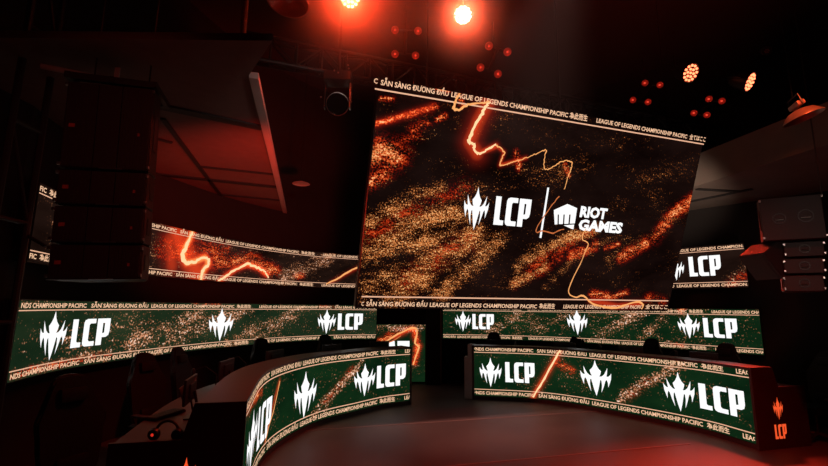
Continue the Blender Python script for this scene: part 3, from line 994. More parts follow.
# ------------------------------------------------------------------ chairs (seat, backrest, headrest, armrests, column, base, castors)
def make_chair(label, group):
    t = thing('gaming_chair', label, 'chair', (0, 0, 0), 0, group)
    # local: the sitter looks to -Y
    bm = bmesh.new(); box(bm, (0, 0, .48), (.50, .50, .10), bev=.035)
    for s in (-1, 1): box(bm, (s * .235, -.01, .51), (.09, .46, .09), Matrix.Rotation(s * .25, 3, 'Y'), .03)
    mesh_obj('seat', bm, LEATH, t, True)
    bm = bmesh.new()
    # shaped shell of the back: waist, shoulders wings, head
    prof = [(.19, .0), (.235, .12), (.225, .26), (.27, .42), (.28, .52), (.22, .60), (.165, .68), (.155, .80), (.10, .86), (0, .875)]
    poly = [(x, z) for x, z in prof] + [(-x, z) for x, z in prof[::-1][1:]]
    R_ = lambda y: (lambda a: Vector((a[0], .235 + y + a[1] * .17 - (abs(a[0]) ** 2) * .9, .50 + a[1])))
    prism(bm, poly, R_(0), R_(.075))
    bmesh.ops.bevel(bm, geom=[e for e in bm.edges], offset=.018, segments=2, affect='EDGES')
    mesh_obj('backrest', bm, LEATH, t, True)
    bm = bmesh.new(); box(bm, (0, .315, 1.20), (.22, .07, .12), Matrix.Rotation(-.17, 3, 'X'), .03); mesh_obj('headrest', bm, LEATH, t, True)
    bm = bmesh.new(); box(bm, (0, .22, .64), (.26, .08, .13), Matrix.Rotation(-.17, 3, 'X'), .03); mesh_obj('lumbar_cushion', bm, LEATH, t, True)
    for s in (-1, 1):
        bm = bmesh.new()
        tube(bm, [(s * .20, .02, .45), (s * .30, .02, .46), (s * .31, .02, .66)], .017, 8)
        o = mesh_obj('armrest', bm, PLAST, t, True)
        bm = bmesh.new(); box(bm, (s * .31, -.02, .675), (.085, .27, .03), bev=.012); q = mesh_obj('arm_pad', bm, mat('arm_pad', (.05, .045, .045), .45), None, True); q.parent = o
    bm = bmesh.new(); lathe(bm, [(0, .10), (.034, .10), (.034, .26), (.022, .27), (.022, .43), (.09, .435), (.09, .45), (0, .45)], 16); mesh_obj('gas_column', bm, METAL, t, True)
    bm = bmesh.new()
    for k in range(5):
        a = k * 2 * PI / 5
        tube(bm, [(0, 0, .12), (.16 * math.cos(a), .16 * math.sin(a), .10), (.31 * math.cos(a), .31 * math.sin(a), .075)], [.034, .026, .018], 8)
    mesh_obj('star_base', bm, PLAST, t, True)
    for k in range(5):
        a = k * 2 * PI / 5
        bm = bmesh.new()
        lathe(bm, [(0, -.025), (.03, -.025), (.03, .025), (0, .025)], 14, Matrix.Translation((.32 * math.cos(a), .32 * math.sin(a), .031)) @ Matrix.Rotation(a, 4, 'Z') @ Matrix.Rotation(PI / 2, 4, 'X'))
        mesh_obj('castor', bm, PLAST, t, True)
    return t


def make_monitor(label, group):
    t = thing('monitor', label, 'monitor', (0, 0, 0), 0, group)   # local: player sits on +Y and looks at the +Y face
    bm = bmesh.new(); box(bm, (0, -.01, .36), (.56, .028, .325), bev=.008); box(bm, (0, -.035, .36), (.30, .03, .18), bev=.01); mesh_obj('screen_back', bm, PLAST, t)
    bm = bmesh.new(); box(bm, (0, .0055, .362), (.54, .003, .30)); mesh_obj('glass', bm, mat('screen_glass', (.01, .01, .012), .12), t)
    bm = bmesh.new(); tube(bm, [(0, -.10, .015), (0, -.09, .20), (0, -.06, .34)], .017, 10); mesh_obj('neck', bm, METAL, t, True)
    bm = bmesh.new(); box(bm, (0, -.08, .009), (.25, .19, .018), bev=.006); mesh_obj('foot', bm, METAL, t)
    return t


def make_mic(label, group):
    t = thing('microphone_arm', label, 'microphone', (0, 0, 0), 0, group)
    bm = bmesh.new(); lathe(bm, [(0, 0), (.05, 0), (.05, .012), (.018, .02), (.012, .05), (0, .05)], 16); mesh_obj('clamp', bm, METAL, t, True)
    bm = bmesh.new(); tube(bm, [(0, 0, .04), (0, .0, .32)], .008, 6); tube(bm, [(0, 0, .32), (.05, .16, .42), (.03, .30, .38)], .007, 6); mesh_obj('arm', bm, METAL, t, True)
    bm = bmesh.new(); lathe(bm, [(0, 0), (.018, .005), (.024, .03), (.024, .10), (.016, .125), (0, .13)], 14, Matrix.Translation((.03, .30, .27))); mesh_obj('microphone', bm, METAL, t, True)
    return t


def along(path, frac, back):
    D_ = Display(path, 0, 1); u = D_.w * frac
    p = D_.P(u, 0).to_2d(); q = D_.P(min(u + .05, D_.w), 0).to_2d(); r = D_.P(max(u - .05, 0), 0).to_2d()
    d = (q - r).normalized(); n = Vector((-d.y, d.x))
    return p + n * back, math.atan2(d.y, d.x)


# empty seats behind the desks
def spots(path, fr, back):
    return [along(path, f, back) for f in fr]


RFR = (.09, .33, .56, .78, .97)
labL = ['black gaming chair nearest to us, at the near end of the longer curved desk', 'second black gaming chair from the near end of the longer desk',
        'middle black gaming chair of the longer desk', 'fourth black gaming chair from the near end of the longer desk', 'black gaming chair farthest along the longer desk, nearest the doorway']
labR = ['black gaming chair behind the far end of the desk beside the pale grey block', 'second black gaming chair from the pale grey block', 'middle black gaming chair behind the desk with the red end emblem',
        'fourth black gaming chair counted from the pale grey block', 'black gaming chair behind the end panel with the red emblem']
LPOS = [(on_z(px, py, 1.16).to_2d(), a) for px, py, a in ((98, 378, 1.15), (168, 354.5, 1.2))] + spots(lpth, (.42, .64, .86), 1.04)
CS = .85
proto = None
G1 = 'gaming chairs behind the longer curved desk'; G2 = 'gaming chairs behind the desk with the red end emblem'
for k, (p, a) in enumerate(LPOS):
    if k == 0:
        proto = make_chair(labL[0], G1); proto.location = (p.x, p.y, 0); proto.rotation_euler = (0, 0, a); proto.scale = (CS, CS, CS)
    else: dup(proto, (p.x, p.y, 0), a + random.uniform(-.12, .12), labL[k])
for k, (p, a) in enumerate(spots(rpth, RFR, 1.20)):
    c = dup(proto, (p.x, p.y, 0), a + random.uniform(-.15, .15), labR[k]); c['group'] = G2

mon = None
MG = 'monitors standing on the curved desks'
monL = [(.14, 'monitor standing edge-on near us on the longer desk, beside the red lit gadget'), (.36, 'second monitor from the near end of the longer desk'), (.56, 'black monitor at the middle of the longer desk'),
        (.76, 'fourth monitor from the near end of the longer desk'), (.94, 'black monitor at the far end of the longer desk, before the doorway screen')]
monR = [(.10, 'black monitor at the desk end beside the pale grey block'), (.33, 'second monitor from the pale grey block'), (.57, 'monitor at the middle of the desk with the red end emblem'), (.80, 'monitor nearest to the red end emblem')]
for k, (f, lb) in enumerate(monL):
    p, a = along(lpth, f, .55)
    if k == 0:
        mon = make_monitor(lb, MG); mon.location = (p.x, p.y, TZ + .001); mon.rotation_euler = (0, 0, a); mon.scale = (.74, .74, .66)
    else: dup(mon, (p.x, p.y, TZ + .001), a, lb)
for f, lb in monR:
    p, a = along(rpth, f, .55); dup(mon, (p.x, p.y, TZ + .001), a, lb)
MI = 'microphone arms on the curved desks'
mics = [(lpth, .27, 'microphone on a jointed arm nearest to us on the longer desk'), (lpth, .42, 'microphone arm behind the first bend of the longer desk'),
        (rpth, .17, 'microphone arm beside the monitor at the pale grey block'), (rpth, .44, 'microphone arm at the middle of the desk with the red end emblem'), (rpth, .70, 'microphone arm nearest to the red end emblem')]
for k, (pa, f, lb) in enumerate(mics):
    p, a = along(pa, f, .47)
    if k == 0:
        mic = make_mic(lb, MI); mic.location = (p.x, p.y, TZ + .001); mic.rotation_euler = (0, 0, a); mic.scale = (.8, .8, .8)
    else: dup(mic, (p.x, p.y, TZ + .001), a, lb)

# things on the near end of the longer desk
g = on_z(165, 441, TZ)
t = thing('headset', 'black headset with a red lit ear cup on the near end of the longer desk', 'headset', (g.x, g.y, TZ))
bm = bmesh.new(); tube(bm, [(g.x + .085 * math.cos(k * PI / 8), g.y + .02, TZ + .05 + .085 * math.sin(k * PI / 8)) for k in range(9)], .010, 8); mesh_obj('headband', bm, PLAST, t, True)
for s in (-1, 1):
    bm = bmesh.new(); lathe(bm, [(0, -.025), (.035, -.025), (.045, 0), (.035, .022), (0, .022)], 20, Matrix.Translation((g.x + s * .085, g.y, TZ + .046)) @ Matrix.Rotation(PI / 2, 4, 'X') )
    o = mesh_obj('ear_cup', bm, PLAST, t, True)
    if s == -1:
        bm = bmesh.new(); lathe(bm, [(0, 0), (.011, 0), (.010, .003), (0, .004)], 16, Matrix.Translation((g.x - .085, g.y - .024, TZ + .046)) @ Matrix.Rotation(PI / 2, 4, 'X'))
        q = mesh_obj('red_light', bm, glow_mat('red_indicator', (1, .04, .02), .55), t); q.parent = o
q4 = [at_y(px, py, yy) for px, py, yy in ((179, 388.5, 4.05), (195, 377, 4.2), (196, 384.5, 4.2), (183, 403, 4.05))]
t = thing('tilted_tablet', 'small pale tablet propped up on the near part of the longer desk', 'tablet', tuple(q4[3]))
bm = bmesh.new(); nq = (q4[1] - q4[0]).cross(q4[3] - q4[0]).normalized() * .006
prism(bm, list(range(4)), lambda i: q4[i] - nq, lambda i: q4[i] + nq); mesh_obj('slab', bm, mat('tablet_grey', (.30, .24, .22), .4), t)
bm = bmesh.new(); tube(bm, [(q4[2] + q4[3]) / 2, Vector(((q4[2].x + q4[3].x) / 2, q4[2].y + .03, TZ))], .008, 6); mesh_obj('stand', bm, METAL, t)
k_ = on_z(165, 416, TZ)
t = thing('keyboard', 'black keyboard lying on the near end of the longer desk', 'keyboard', (k_.x, k_.y, TZ), 1.35)
bm = bmesh.new(); box(bm, (k_.x, k_.y, TZ + .011), (.36, .13, .02), Matrix.Rotation(1.35, 3, 'Z'), .004); mesh_obj('case', bm, PLAST, t)
bm = bmesh.new()
R2 = Matrix.Rotation(1.35, 3, 'Z')
for i in range(14):
    for j in range(5):
        box(bm, Vector((k_.x, k_.y, TZ + .024)) + R2 @ Vector(((i - 6.5) * .025, (j - 2) * .024, 0)), (.020, .019, .008), R2)
mesh_obj('keys', bm, mat('key_caps', (.05, .045, .045), .5), t)['kind'] = 'stuff'

# ------------------------------------------------------------------ line arrays
def quad_frame(BLc, BRc, zt):
    d = (BRc - BLc).normalized(); n = Vector((d.y, -d.x))       # n towards the viewer
    return d, n


def cabinet(name, label, cx, cy, rz, z0, z1, w, dep, group, ports, grille=True, tilt=0.0):
    t = thing(name, label, 'speaker', (cx, cy, z0), rz, group)
    M = BASE[t.name] @ Matrix.Rotation(tilt, 4, 'Y'); h = z1 - z0
    def fin(bm): bmesh.ops.transform(bm, matrix=M, verts=bm.verts); return bm
    # local: x to the right, front at y = 0, body towards +y (tapering), z up from 0
    bm = bmesh.new()
    prism(bm, [(-w / 2, .012), (w / 2, .012), (w / 2, dep * .45), (w * .36, dep), (-w * .36, dep), (-w / 2, dep * .45)], lambda a: Vector((a[0], a[1], .004)), lambda a: Vector((a[0], a[1], h - .004)))
    bmesh.ops.bevel(bm, geom=list(bm.edges), offset=.006, segments=1, affect='EDGES')
    body = mesh_obj('cabinet', fin(bm), CABIN, t)
    if grille:
        for x0, x1, rib in ((-w / 2 + .012, -w * .14, True), (-w * .13, w * .13, False), (w * .14, w / 2 - .012, True)):
            bm = bmesh.new(); box(bm, ((x0 + x1) / 2, .004, h / 2), (x1 - x0, .014, h - .02))
            if rib:
                k = 9
                for i in range(k): box(bm, (x0 + (i + .5) * (x1 - x0) / k, -.004, h / 2), ((x1 - x0) / k * .4, .008, h - .03))
            mesh_obj('grille', fin(bm), GRILLE, t)
        bm = bmesh.new(); box(bm, (-.0, -.012, .006), (w * .98, .010, .007)); mesh_obj('rail', fin(bm), METAL, t)
        bm = bmesh.new(); box(bm, (w * .08, -.014, .006), (w * .26, .010, .008)); mesh_obj('latch_bar', fin(bm), BRIGHT, t)
        bm = bmesh.new(); box(bm, (-w * .39, -.010, h * .48), (.036, .004, .026)); mesh_obj('badge', fin(bm), mat('red_badge', (.40, .07, .04), .5), t)
        bm = bmesh.new(); box(bm, (w * .36, -.010, h * .42), (.014, .004, .022)); mesh_obj('badge', fin(bm), mat('red_badge', (.40, .07, .04), .5), t)
    for (x, z, r) in ports:
        bm = bmesh.new()
        Mp = Matrix.Translation((x, .010, z)) @ Matrix.Rotation(PI / 2, 4, 'X')
        lathe(bm, [(r, -.004), (r, .006), (r * .86, .006), (r * .8, -.02), (0, -.03)], 24, Mp)
        o = mesh_obj('port', fin(bm), PLAST, t, True)
        bm = bmesh.new(); tube(bm, [(x - r * .6, .004, z - r * .25), (x + r * .6, .004, z - r * .25)], r * .12, 6); b2 = mesh_obj('handle', fin(bm), BRIGHT, t); b2.parent = o
    for s in (-1, 1):
        for z in (.03, h - .03):
            bm = bmesh.new(); box(bm, (s * (w / 2 - .004), -.004, z), (.018, .022, .022), bev=.003); mesh_obj('rigging_pin', fin(bm), BRIGHT, t)
        bm = bmesh.new(); box(bm, (s * (w / 2 + .003), dep * .22, h / 2), (.008, dep * .16, h * .45), bev=.003); mesh_obj('side_recess', fin(bm), PLAST, t)
    return t


A = at_y(45.5, 280, 3.0); B_ = at_y(140, 283, 3.15)
dvec = (B_ - A); w_ = dvec.to_2d().length; rz_ = math.atan2(dvec.y, dvec.x)
cx, cy = (A.x + B_.x) / 2, (A.y + B_.y) / 2
def zrow(py): return at_y(60, py, 3.05).z
print('ARRAY', A, B_, w_, [round(zrow(y), 2) for y in (80, 124, 169, 205, 243, 280)])
rows = [(280, 243, 'lowest cabinet of the big black speaker column hanging over the chairs'), (243, 205, 'second cabinet up in the big black hanging speaker column'), (205, 169, 'third cabinet up in the big black hanging speaker column'),
        (169, 83, 'tall topmost cabinet of the big black hanging speaker column, with a red badge')]
LG = 'cabinets of the speaker column over the chairs'
LEAN = .035
for k, (a, b, lb) in enumerate(rows):
    # the column curves: lower boxes lean a little
    cabinet('line_array_speaker', lb, cx - LEAN * (zrow(a) - zrow(280)) * math.cos(rz_), cy - LEAN * (zrow(a) - zrow(280)) * math.sin(rz_), rz_, zrow(a) + .004, zrow(b), w_, .40, LG, [], tilt=-LEAN)
t = thing('fly_frame', 'black steel flying frame on top of the big hanging speaker column', 'rigging', (cx - LEAN * 1.48, cy - LEAN * .6, zrow(82)), rz_)
M = BASE[t.name]
zf = zrow(82)
bm = bmesh.new()
for y in (.03, .36): box(bm, (0, y, .03), (w_ + .02, .04, .05))
for x in (-w_ / 2, 0, w_ / 2): box(bm, (x, .19, .03), (.035, .38, .045))
bmesh.ops.transform(bm, matrix=M, verts=bm.verts); mesh_obj('beam', bm, TRUSSM, t)
for x in (-w_ / 3, w_ / 3):
    bm = bmesh.new(); tube(bm, [(x, .19, .05), (x, .19, 6.55 - zf)], .006, 6); bmesh.ops.transform(bm, matrix=M, verts=bm.verts); mesh_obj('chain', bm, TRUSSM, t)

# right-hand column
YR = 4.6
def rbox(name, label, x0, x1, y0, y1, yd, ports, rz=0.25, dep=.42):
    ym = (y0 + y1) / 2
    a = at_y(x0, ym, yd); b = on_plane(x1, ym, a, Vector((math.sin(rz), -math.cos(rz), 0)))
    z0, z1 = at_y((x0 + x1) / 2, y1, (a.y + b.y) / 2).z, at_y((x0 + x1) / 2, y0, (a.y + b.y) / 2).z; w = (b - a).to_2d().length
    cx_, cy_ = (a.x + b.x) / 2, (a.y + b.y) / 2
    return cabinet(name, label, cx_, cy_, rz, z0 + .004, z1, w, dep, 'cabinets of the speaker column over the red end emblem', [(px * w, pz * (z1 - z0), pr) for px, pz, pr in ports], grille=False)
rbox('line_array_speaker', 'large topmost cabinet of the speaker cluster high above the red end emblem, two round ports', 761, 825, 196, 240, YR, [(-.20, .5, .058), (.22, .52, .066)], -.55)
rbox('line_array_speaker', 'small cabinet directly under the large two-port one in the far speaker cluster', 784, 825, 241, 257, YR, [(.02, .5, .045)], -.55)
rbox('line_array_speaker', 'middle one of the three small one-port cabinets in the far speaker cluster', 784, 825, 258, 274, YR, [(.02, .5, .045)], -.55)
rbox('line_array_speaker', 'lowest cabinet of the far speaker cluster above the red end emblem', 784, 825, 275, 292, YR, [(.02, .5, .045)], -.55)
# the turned wedge beside them
t = thing('wedge_speaker', 'dark wedge-shaped speaker turned on its corner beside the small one-port cabinets', 'speaker', tuple(at_y(770, 262, YR + .25)), 0)
pts = [at_y(x, y, YR + .2) for x, y in ((752.5, 255), (766, 243), (779, 242.5), (779, 268), (772, 280))]
bm = bmesh.new()
prism(bm, [(p.x, p.z) for p in pts], lambda a: Vector((a[0], YR + .04, a[1])), lambda a: Vector((a[0] - .02, YR + .4, a[1])))
bmesh.ops.bevel(bm, geom=list(bm.edges), offset=.008, segments=2, affect='EDGES'); mesh_obj('cabinet', bm, CABIN, t)
bm = bmesh.new(); tube(bm, [pts[0] + Vector((0, -.11, 0)), pts[4] + Vector((0, -.11, 0))], .006, 6); mesh_obj('edge_strip', bm, METAL, t)
t = thing('hanging_bracket', 'thin steel hanger above the far speaker cluster', 'rigging', tuple(at_y(823, 196, YR)))
a = at_y(822, 196, YR + .05)
bm = bmesh.new(); tube(bm, [a, (a.x, a.y, 6.55)], .008, 6); mesh_obj('rod', bm, METAL, t)

# ------------------------------------------------------------------ truss that carries the giant screen
def truss(name, label, P0, P1, up_, side, h, d, bays, r=.024):
    t = thing(name, label, 'truss', tuple((P0 + P1) / 2))
    off = [up_ * (h / 2) + side * (d / 2), up_ * (h / 2) - side * (d / 2), -up_ * (h / 2) + side * (d / 2), -up_ * (h / 2) - side * (d / 2)]
    for o in off:
        bm = bmesh.new(); tube(bm, [P0 + o, P1 + o], r, 8); mesh_obj('chord', bm, TRUSSM, t, True)
    bm = bmesh.new()
    for (a, b) in ((0, 2), (1, 3), (0, 1), (2, 3)):
        for k in range(bays):
            p, q = P0.lerp(P1, k / bays), P0.lerp(P1, (k + 1) / bays)
            tube(bm, [p + off[a if k % 2 else b], q + off[b if k % 2 else a]], r * .5, 5)
            tube(bm, [p + off[a], p + off[b]], r * .5, 5)
    mesh_obj('bracing', bm, TRUSSM, t, True)
    return t


TL = BL + upv * SH
tp = TL + Vector((0, 0, .14)) - nrm * .34
truss('truss', 'long box truss running just above the giant hanging screen', tp - hd * 1.45, tp + hd * (SW + .7), Vector((0, 0, 1)), nrm, .28, .28, 26)
a, b = at_y(250, -42, 4.2), at_y(640, -26, 5.0)
truss('truss', 'high lighting truss near the ceiling that carries the brightest lamps', a, b, Vector((0, 0, 1)), Vector((0.35, -1, 0)).normalized(), .30, .30, 26)

# tower of scaffold tubes at the near end of the long screen band
tw = thing('scaffold_tower', 'dark scaffold tower covering the near end of the long screen bands', 'scaffold', tuple(on_z(16, 383, 0) * 0 + Vector((-3.2, 3.35, 0))))
def pole(p, q, r, nm):
    bm = bmesh.new(); tube(bm, [p, q], r, 8); mesh_obj(nm, bm, TRUSSM, tw, True)
def vert_at(px, py, y):
    p = at_y(px, py, y); return p
p1 = vert_at(14.5, 305, 3.5); p2 = vert_at(-20, 305, 3.2)
pole(Vector((p1.x, p1.y, 0)), Vector((p1.x, p1.y, 5.5)), .026, 'upright'); pole(Vector((p2.x, p2.y, 0)), Vector((p2.x, p2.y, 5.5)), .026, 'upright')
for z in (.8, 1.55, 2.33, 3.1, 3.9, 4.6):
    pole(Vector((p1.x, p1.y, z)), Vector((p2.x, p2.y, z)), .018, 'rung')
for z in (.8, 2.33, 3.9):
    pole(Vector((p1.x, p1.y, z)), Vector((p2.x, p2.y, z + .75)), .014, 'brace')
q = at_y(45, 246, 3.5)
pole(Vector((p1.x, p1.y, q.z + .09)), q, .014, 'brace')

# ------------------------------------------------------------------ lamps
def par_can(label, loc, target, lit, watts=0, angle=40, r=.11, cells=19, color=(1.0, .10, .03), group=None, core=6.0, light_r=.09):
    """LED wash lamp: housing, yoke, front ring, lens cells. Local -Z looks to the target."""
    t = thing('wash_lamp', label, 'stage lamp', tuple(loc), 0, group)
    q = (Vector(target) - Vector(loc)).to_track_quat('-Z', 'Y').to_matrix().to_4x4()
    M = Matrix.Translation(Vector(loc)) @ q
    bm = bmesh.new(); lathe(bm, [(0, .24), (r * .6, .235), (r * .8, .18), (r, .06), (r * 1.04, .0), (r * .97, .0), (r * .93, .012), (0, .012)], 28, M); mesh_obj('housing', bm, PLAST, t, True)
    bm = bmesh.new(); n_ = 10
    pts = [M @ Vector((r * 1.15 * math.cos(PI * k / n_), 0, r * 1.6 * math.sin(PI * k / n_) + .08)) for k in range(n_ + 1)]
    tube(bm, pts, .010, 6); mesh_obj('yoke', bm, METAL, t, True)
    top = pts[n_ // 2]
    bm = bmesh.new(); tube(bm, [top, top + Vector((0, 0, .22))], .014, 6); mesh_obj('clamp', bm, METAL, t)
    pos = [(0, 0)] + [(r * .40 * math.cos(k * PI / 3), r * .40 * math.sin(k * PI / 3)) for k in range(6)]
    if cells > 7: pos += [(r * .76 * math.cos(k * PI / 6 + .26), r * .76 * math.sin(k * PI / 6 + .26)) for k in range(12)]
    for (x, y) in pos:
        bm = bmesh.new(); lathe(bm, [(r * .125, .011), (r * .12, -.002), (r * .07, -.007), (0, -.009)], 12, M @ Matrix.Translation((x, y, 0)))
        mesh_obj('lens', bm, lit, t, True)
    if watts:
        l = bpy.data.lights.new('lamp_light', 'SPOT'); l.energy = watts; l.color = color; l.spot_size = math.radians(angle); l.spot_blend = .8; l.shadow_soft_size = light_r
        lo = bpy.data.objects.new('lamp_light', l); COL.objects.link(lo); lo.matrix_world = M @ Matrix.Translation((0, 0, -.03))
    return t


def hot_mat(name, color, s): return glow_mat(name, color, s)


L1 = at_y(463, 15, 4.6); L2 = at_y(350, -2, 4.1)
HOT = hot_mat('lens_white_hot', (1.0, .55, .35), 60); HOT2 = hot_mat('lens_hot_red', (1.0, .22, .08), 60); HOT3 = hot_mat('lens_warm', (1.0, .17, .07), 4.2)
par_can('brightest stage lamp, white-hot with a red halo, above the giant screen', L1, EYE, HOT, 0, r=.105)
par_can('red-haloed stage lamp at the top edge of the picture, beside the brightest one', L2, EYE + Vector((-.6, 0, 0)), HOT2, 0, r=.105)
for L, w, c in ((L1, 300, (1.0, .062, .016)), (L2, 300, (1.0, .040, .010))):
    sl = spot('lamp_light', tuple(L + (EYE - L).normalized() * .10), tuple(L + (EYE - L)), c, w, 140, 1.0, .07)
L3, L4 = at_y(691, 73, 5.4), at_y(750.5, 82, 5.4)
par_can('smaller lit lamp with separate red-white cells, the nearer to the giant screen of two such', L3, (L3.x + 1.0, L3.y - 3.0, 2.6), HOT3, 0, r=.125)
par_can('smaller lit lamp with separate red-white cells, nearest the bell-shaped pendant', L4, (L4.x + 1.9, L4.y - 2.2, 2.9), HOT3, 0, r=.125)

# four-lamp blinders, unlit; red catch light put into glowing bulbs and tinted reflectors
def blinder(label, cells, y, r, tgt):
    c = sum((at_y(px, py, y) for px, py in cells), Vector()) / 4
    t = thing('blinder_lamp', label, 'stage lamp', tuple(c), 0, 'unlit four-lamp blinders on the rig')
    q = (Vector(tgt) - c).to_track_quat('-Z', 'Y').to_matrix().to_4x4()
    n = (Vector(tgt) - c).normalized()
    pts = [on_plane(px, py, c, n) for px, py in cells]
    for p in pts:
        M = Matrix.Translation(p) @ q
        bm = bmesh.new(); lathe(bm, [(0, .10), (r * .5, .09), (r * .9, .03), (r, 0), (r * .93, 0), (r * .8, .02), (0, .045)], 20, M); h_ = mesh_obj('reflector', bm, LENSR, t, True)
        bm = bmesh.new(); lathe(bm, [(0, -.01), (r * .25, .0), (r * .2, .04), (0, .05)], 10, M); g_ = mesh_obj('bulb', bm, glow_mat('red_catch_glow', (1.0, .07, .035), .9), t, True); g_.parent = h_
    bm = bmesh.new()
    order = sorted(pts, key=lambda p: p.z)
    for a_, b_ in ((0, 1), (2, 3)):
        k = .07
        tube(bm, [order[a_] - n * k, order[b_] - n * k], .018, 6)
    tube(bm, [(order[0] + order[1]) / 2 - n * .07, (order[2] + order[3]) / 2 - n * .07], .02, 6)
    mesh_obj('frame', bm, PLAST, t)
    bm = bmesh.new(); tube(bm, [c - n * .07, c - n * .07 + Vector((0, 0, .5))], .012, 6); mesh_obj('hanger', bm, METAL, t)


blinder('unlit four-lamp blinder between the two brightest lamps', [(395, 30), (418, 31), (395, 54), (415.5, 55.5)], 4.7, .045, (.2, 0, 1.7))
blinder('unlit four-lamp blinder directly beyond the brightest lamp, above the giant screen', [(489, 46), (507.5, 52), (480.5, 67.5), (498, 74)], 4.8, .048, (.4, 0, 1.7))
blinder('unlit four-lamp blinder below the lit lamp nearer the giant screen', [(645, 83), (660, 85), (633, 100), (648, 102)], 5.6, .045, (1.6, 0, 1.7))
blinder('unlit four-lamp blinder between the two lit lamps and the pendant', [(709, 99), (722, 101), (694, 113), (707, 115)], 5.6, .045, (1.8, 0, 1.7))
Ls = at_y(767, 51, 5.0)
par_can('small unlit lamp above the lit lamp nearest the pendant', Ls, (Ls.x - 3, 0, 1.5), LENSR, 0, r=.05, cells=7)


def bell(label, c, r, up_):
    t = thing('bell_pendant', label, 'pendant lamp', tuple(c))
    q = up_.to_track_quat('Z', 'Y').to_matrix().to_4x4(); M = Matrix.Translation(c) @ q
    bm = bmesh.new(); lathe(bm, [(r, 0), (r * .98, .012), (r * .84, r * .22), (r * .62, r * .44), (r * .34, r * .54), (0, r * .56), (0, r * .50), (r * .32, r * .49), (r * .58, r * .40), (r * .80, r * .19), (r * .94, 0), (r, 0)], 40, M)
    mesh_obj('shade', bm, mat('pendant_shade', (.48, .30, .26), .35, .5), t, True)
    bm = bmesh.new(); lathe(bm, [(0, r * .1), (r * .14, r * .13), (r * .20, r * .25), (r * .12, r * .42), (0, r * .44)], 16, M); mesh_obj('bulb', bm, mat('frosted_bulb', (.5, .4, .38), .4), t, True)
    bm = bmesh.new(); box(bm, M @ Vector((0, 0, r * .86)), (r * 1.05, r * .40, r * .26), q.to_3x3(), .01); mesh_obj('ballast_box', bm, mat('ballast', (.5, .28, .22), .4), t)
    bm = bmesh.new(); tube(bm, [M @ Vector((-r * .6, 0, r * .7)), M @ Vector((-r * .6, 0, r * 1.35)), M @ Vector((r * .6, 0, r * 1.35)), M @ Vector((r * .6, 0, r * .7))], .008, 6); mesh_obj('bracket', bm, METAL, t)
    top = M @ Vector((0, 0, r * 1.35))
    bm = bmesh.new(); tube(bm, [top, (top.x, top.y, 6.55)], .006, 6); mesh_obj('cable', bm, METAL, t)


bell('bell-shaped metal pendant lamp with a box on top, above the far speaker cluster', at_y(804, 118, 4.3), .18, Vector((-.30, .10, 1)))
bell('bell-shaped pendant lamp cut by the top edge of the picture, above the pale ceiling beam', at_y(288, 3, 3.6), .19, Vector((.05, .1, 1)))
l = bpy.data.lights.new('lamp_light', 'SPOT')
spot('unseen_pendant_spot', tuple(at_y(803, 119, 4.3) + Vector((-.6, -1.3, .8))), tuple(at_y(803, 119, 4.3)), (1, .14, .04), 160, 18)

# moving head in front of the truss; its glints are added bright balls
mc = at_y(337.5, 104, 4.6)
t = thing('moving_head_lamp', 'round moving-head stage lamp with bright glints, hanging beside the giant screen', 'stage lamp', tuple(mc))
q = (Vector((0.2, 0, 1.2)) - mc).to_track_quat('-Z', 'Y').to_matrix().to_4x4(); M = Matrix.Translation(mc) @ q
R = .125
bm = bmesh.new(); lathe(bm, [(0, .26), (R * .7, .25), (R * .95, .15), (R, 0), (R * .9, -.01), (R * .86, .02), (0, .02)], 32, M); mesh_obj('head', bm, mat('dark_lens', (.006, .005, .005), .08), t, True)
bm = bmesh.new(); lathe(bm, [(R * 1.0, -.004), (R * 1.02, -.016), (R * .96, -.018), (R * .95, -.004)], 40, M); mesh_obj('rim', bm, BRIGHT, t, True)
for s in (-1, 1):
    bm = bmesh.new(); box(bm, mc + Vector((s * R * 1.12, 0, .09)), (.022, .07, .30), bev=.008); mesh_obj('yoke_arm', bm, BRIGHT if s > 0 else METAL, t)  # one arm in brighter metal to put in its glint
bm = bmesh.new(); box(bm, mc + Vector((0, 0, .30)), (.30, .20, .11), bev=.015); mesh_obj('base', bm, PLAST, t)
bm = bmesh.new(); tube(bm, [mc + Vector((0, 0, .35)), mc + Vector((0, 0, 1.2))], .016, 8); mesh_obj('clamp', bm, METAL, t)
for dx, dz in ((-.03, .335), (.015, .31), (.12, .40), (.13, .36), (-.16, .02), (.17, .06), (.17, -.03)):
    bm = bmesh.new(); bmesh.ops.create_icosphere(bm, subdivisions=2, radius=.011, matrix=Matrix.Translation(mc + Vector((dx, -.12, dz)))); mesh_obj('glint_ball', bm, BRIGHT, t, True)
a = at_y(241, 58, 3.9)
t = thing('drop_pipe', 'thick vertical pipe dropping from the ceiling beside the pale beam', 'pipe', tuple(a))
bm = bmesh.new(); tube(bm, [a, (a.x, a.y, 6.58)], .03, 10); mesh_obj('pipe', bm, mat('red_lit_pipe', (.14, .06, .05), .5), t, True)  # red light on the pipe put into its base colour
bm = bmesh.new(); lathe(bm, [(0, -.03), (.05, -.03), (.05, .02), (0, .02)], 14, Matrix.Translation(a)); mesh_obj('flange', bm, METAL, t, True)
# small pendant downlight under the far soffit
dc = at_y(301, 184, 7.4)
t = thing('disc_downlight', 'small round disc lamp on a rod, between the pale beam and the giant screen', 'pendant lamp', tuple(dc))
bm = bmesh.new(); lathe(bm, [(0, .05), (.05, .045), (.14, .012), (.15, 0), (.135, -.004), (.12, .006), (0, .008)], 28, Matrix.Translation(dc)); mesh_obj('shade', bm, mat('pale_enamel', (.45, .36, .32), .35), t, True)
bm = bmesh.new(); tube(bm, [dc + Vector((0, 0, .04)), (dc.x, dc.y, 6.55)], .008, 6); mesh_obj('rod', bm, METAL, t)
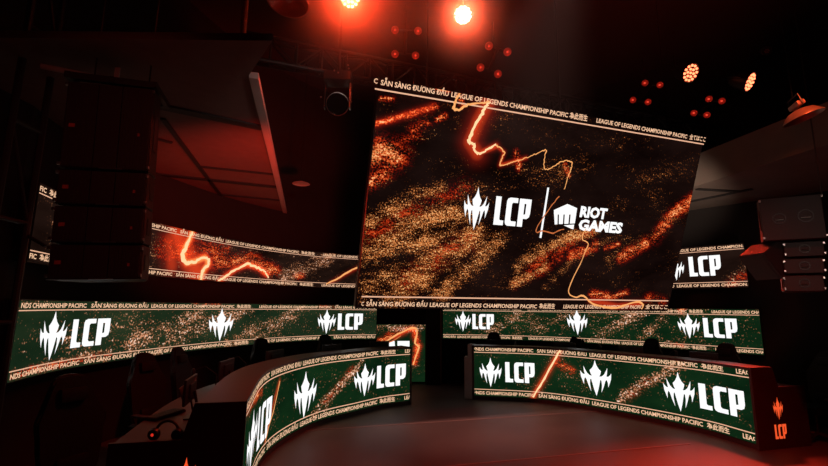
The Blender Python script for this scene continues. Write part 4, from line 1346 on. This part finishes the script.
# thin hanging rod and pipes over the speaker column
a, b = on_z(41, 66, 3.52), on_z(119, 82, 3.52)
t = thing('ceiling_pipe', 'thin pale pipe running above the big hanging speaker column', 'pipe', tuple((a + b) / 2))
bm = bmesh.new(); tube(bm, [a, b], .022, 8); mesh_obj('pipe', bm, PALEP, t)
bm = bmesh.new(); p = on_z(117, 74, 3.54); box(bm, p, (.04, .01, .11)); mesh_obj('strap', bm, PALEP, t)

# ------------------------------------------------------------------ haze round the lamps of the rig
hz = bpy.data.materials.new('stage_haze'); hz.use_nodes = True
nt = hz.node_tree
for n in list(nt.nodes): nt.nodes.remove(n)
o = nt.nodes.new('ShaderNodeOutputMaterial'); v = nt.nodes.new('ShaderNodeVolumeScatter')
v.inputs['Color'].default_value = (1, 1, 1, 1); v.inputs['Density'].default_value = 0.005
nt.links.new(v.outputs[0], o.inputs['Volume'])
bm = bmesh.new(); box(bm, (-.2, 4.5, 5.02), (5.6, 5.4, 2.9)); mesh_obj('haze', bm, hz, kind='stuff')
# added haze balls that shape the halos of the two brightest lamps
for k, (c, r, dmax) in enumerate(((L1, .95, 2.0), (L2, 1.1, 3.2))):
    hm = bpy.data.materials.new('halo_haze'); hm.use_nodes = True
    nt = hm.node_tree
    for n in list(nt.nodes): nt.nodes.remove(n)
    o = nt.nodes.new('ShaderNodeOutputMaterial'); v = nt.nodes.new('ShaderNodeVolumeScatter')
    tc = nt.nodes.new('ShaderNodeTexCoord'); g = nt.nodes.new('ShaderNodeTexGradient'); g.gradient_type = 'SPHERICAL'
    mp = nt.nodes.new('ShaderNodeMapping'); mp.inputs['Scale'].default_value = (1 / r, 1 / r, 1 / r)
    pw = nt.nodes.new('ShaderNodeMath'); pw.operation = 'POWER'; pw.inputs[1].default_value = 3.0
    ml = nt.nodes.new('ShaderNodeMath'); ml.operation = 'MULTIPLY'; ml.inputs[1].default_value = dmax
    nt.links.new(tc.outputs['Object'], mp.inputs[0]); nt.links.new(mp.outputs[0], g.inputs[0])
    nt.links.new(g.outputs['Fac'], pw.inputs[0]); nt.links.new(pw.outputs[0], ml.inputs[0]); nt.links.new(ml.outputs[0], v.inputs['Density'])
    nt.links.new(v.outputs[0], o.inputs['Volume'])
    bm = bmesh.new(); bmesh.ops.create_icosphere(bm, subdivisions=3, radius=r)
    so = mesh_obj('haze', bm, hm, kind='stuff'); so.location = c + (EYE - c).normalized() * .12
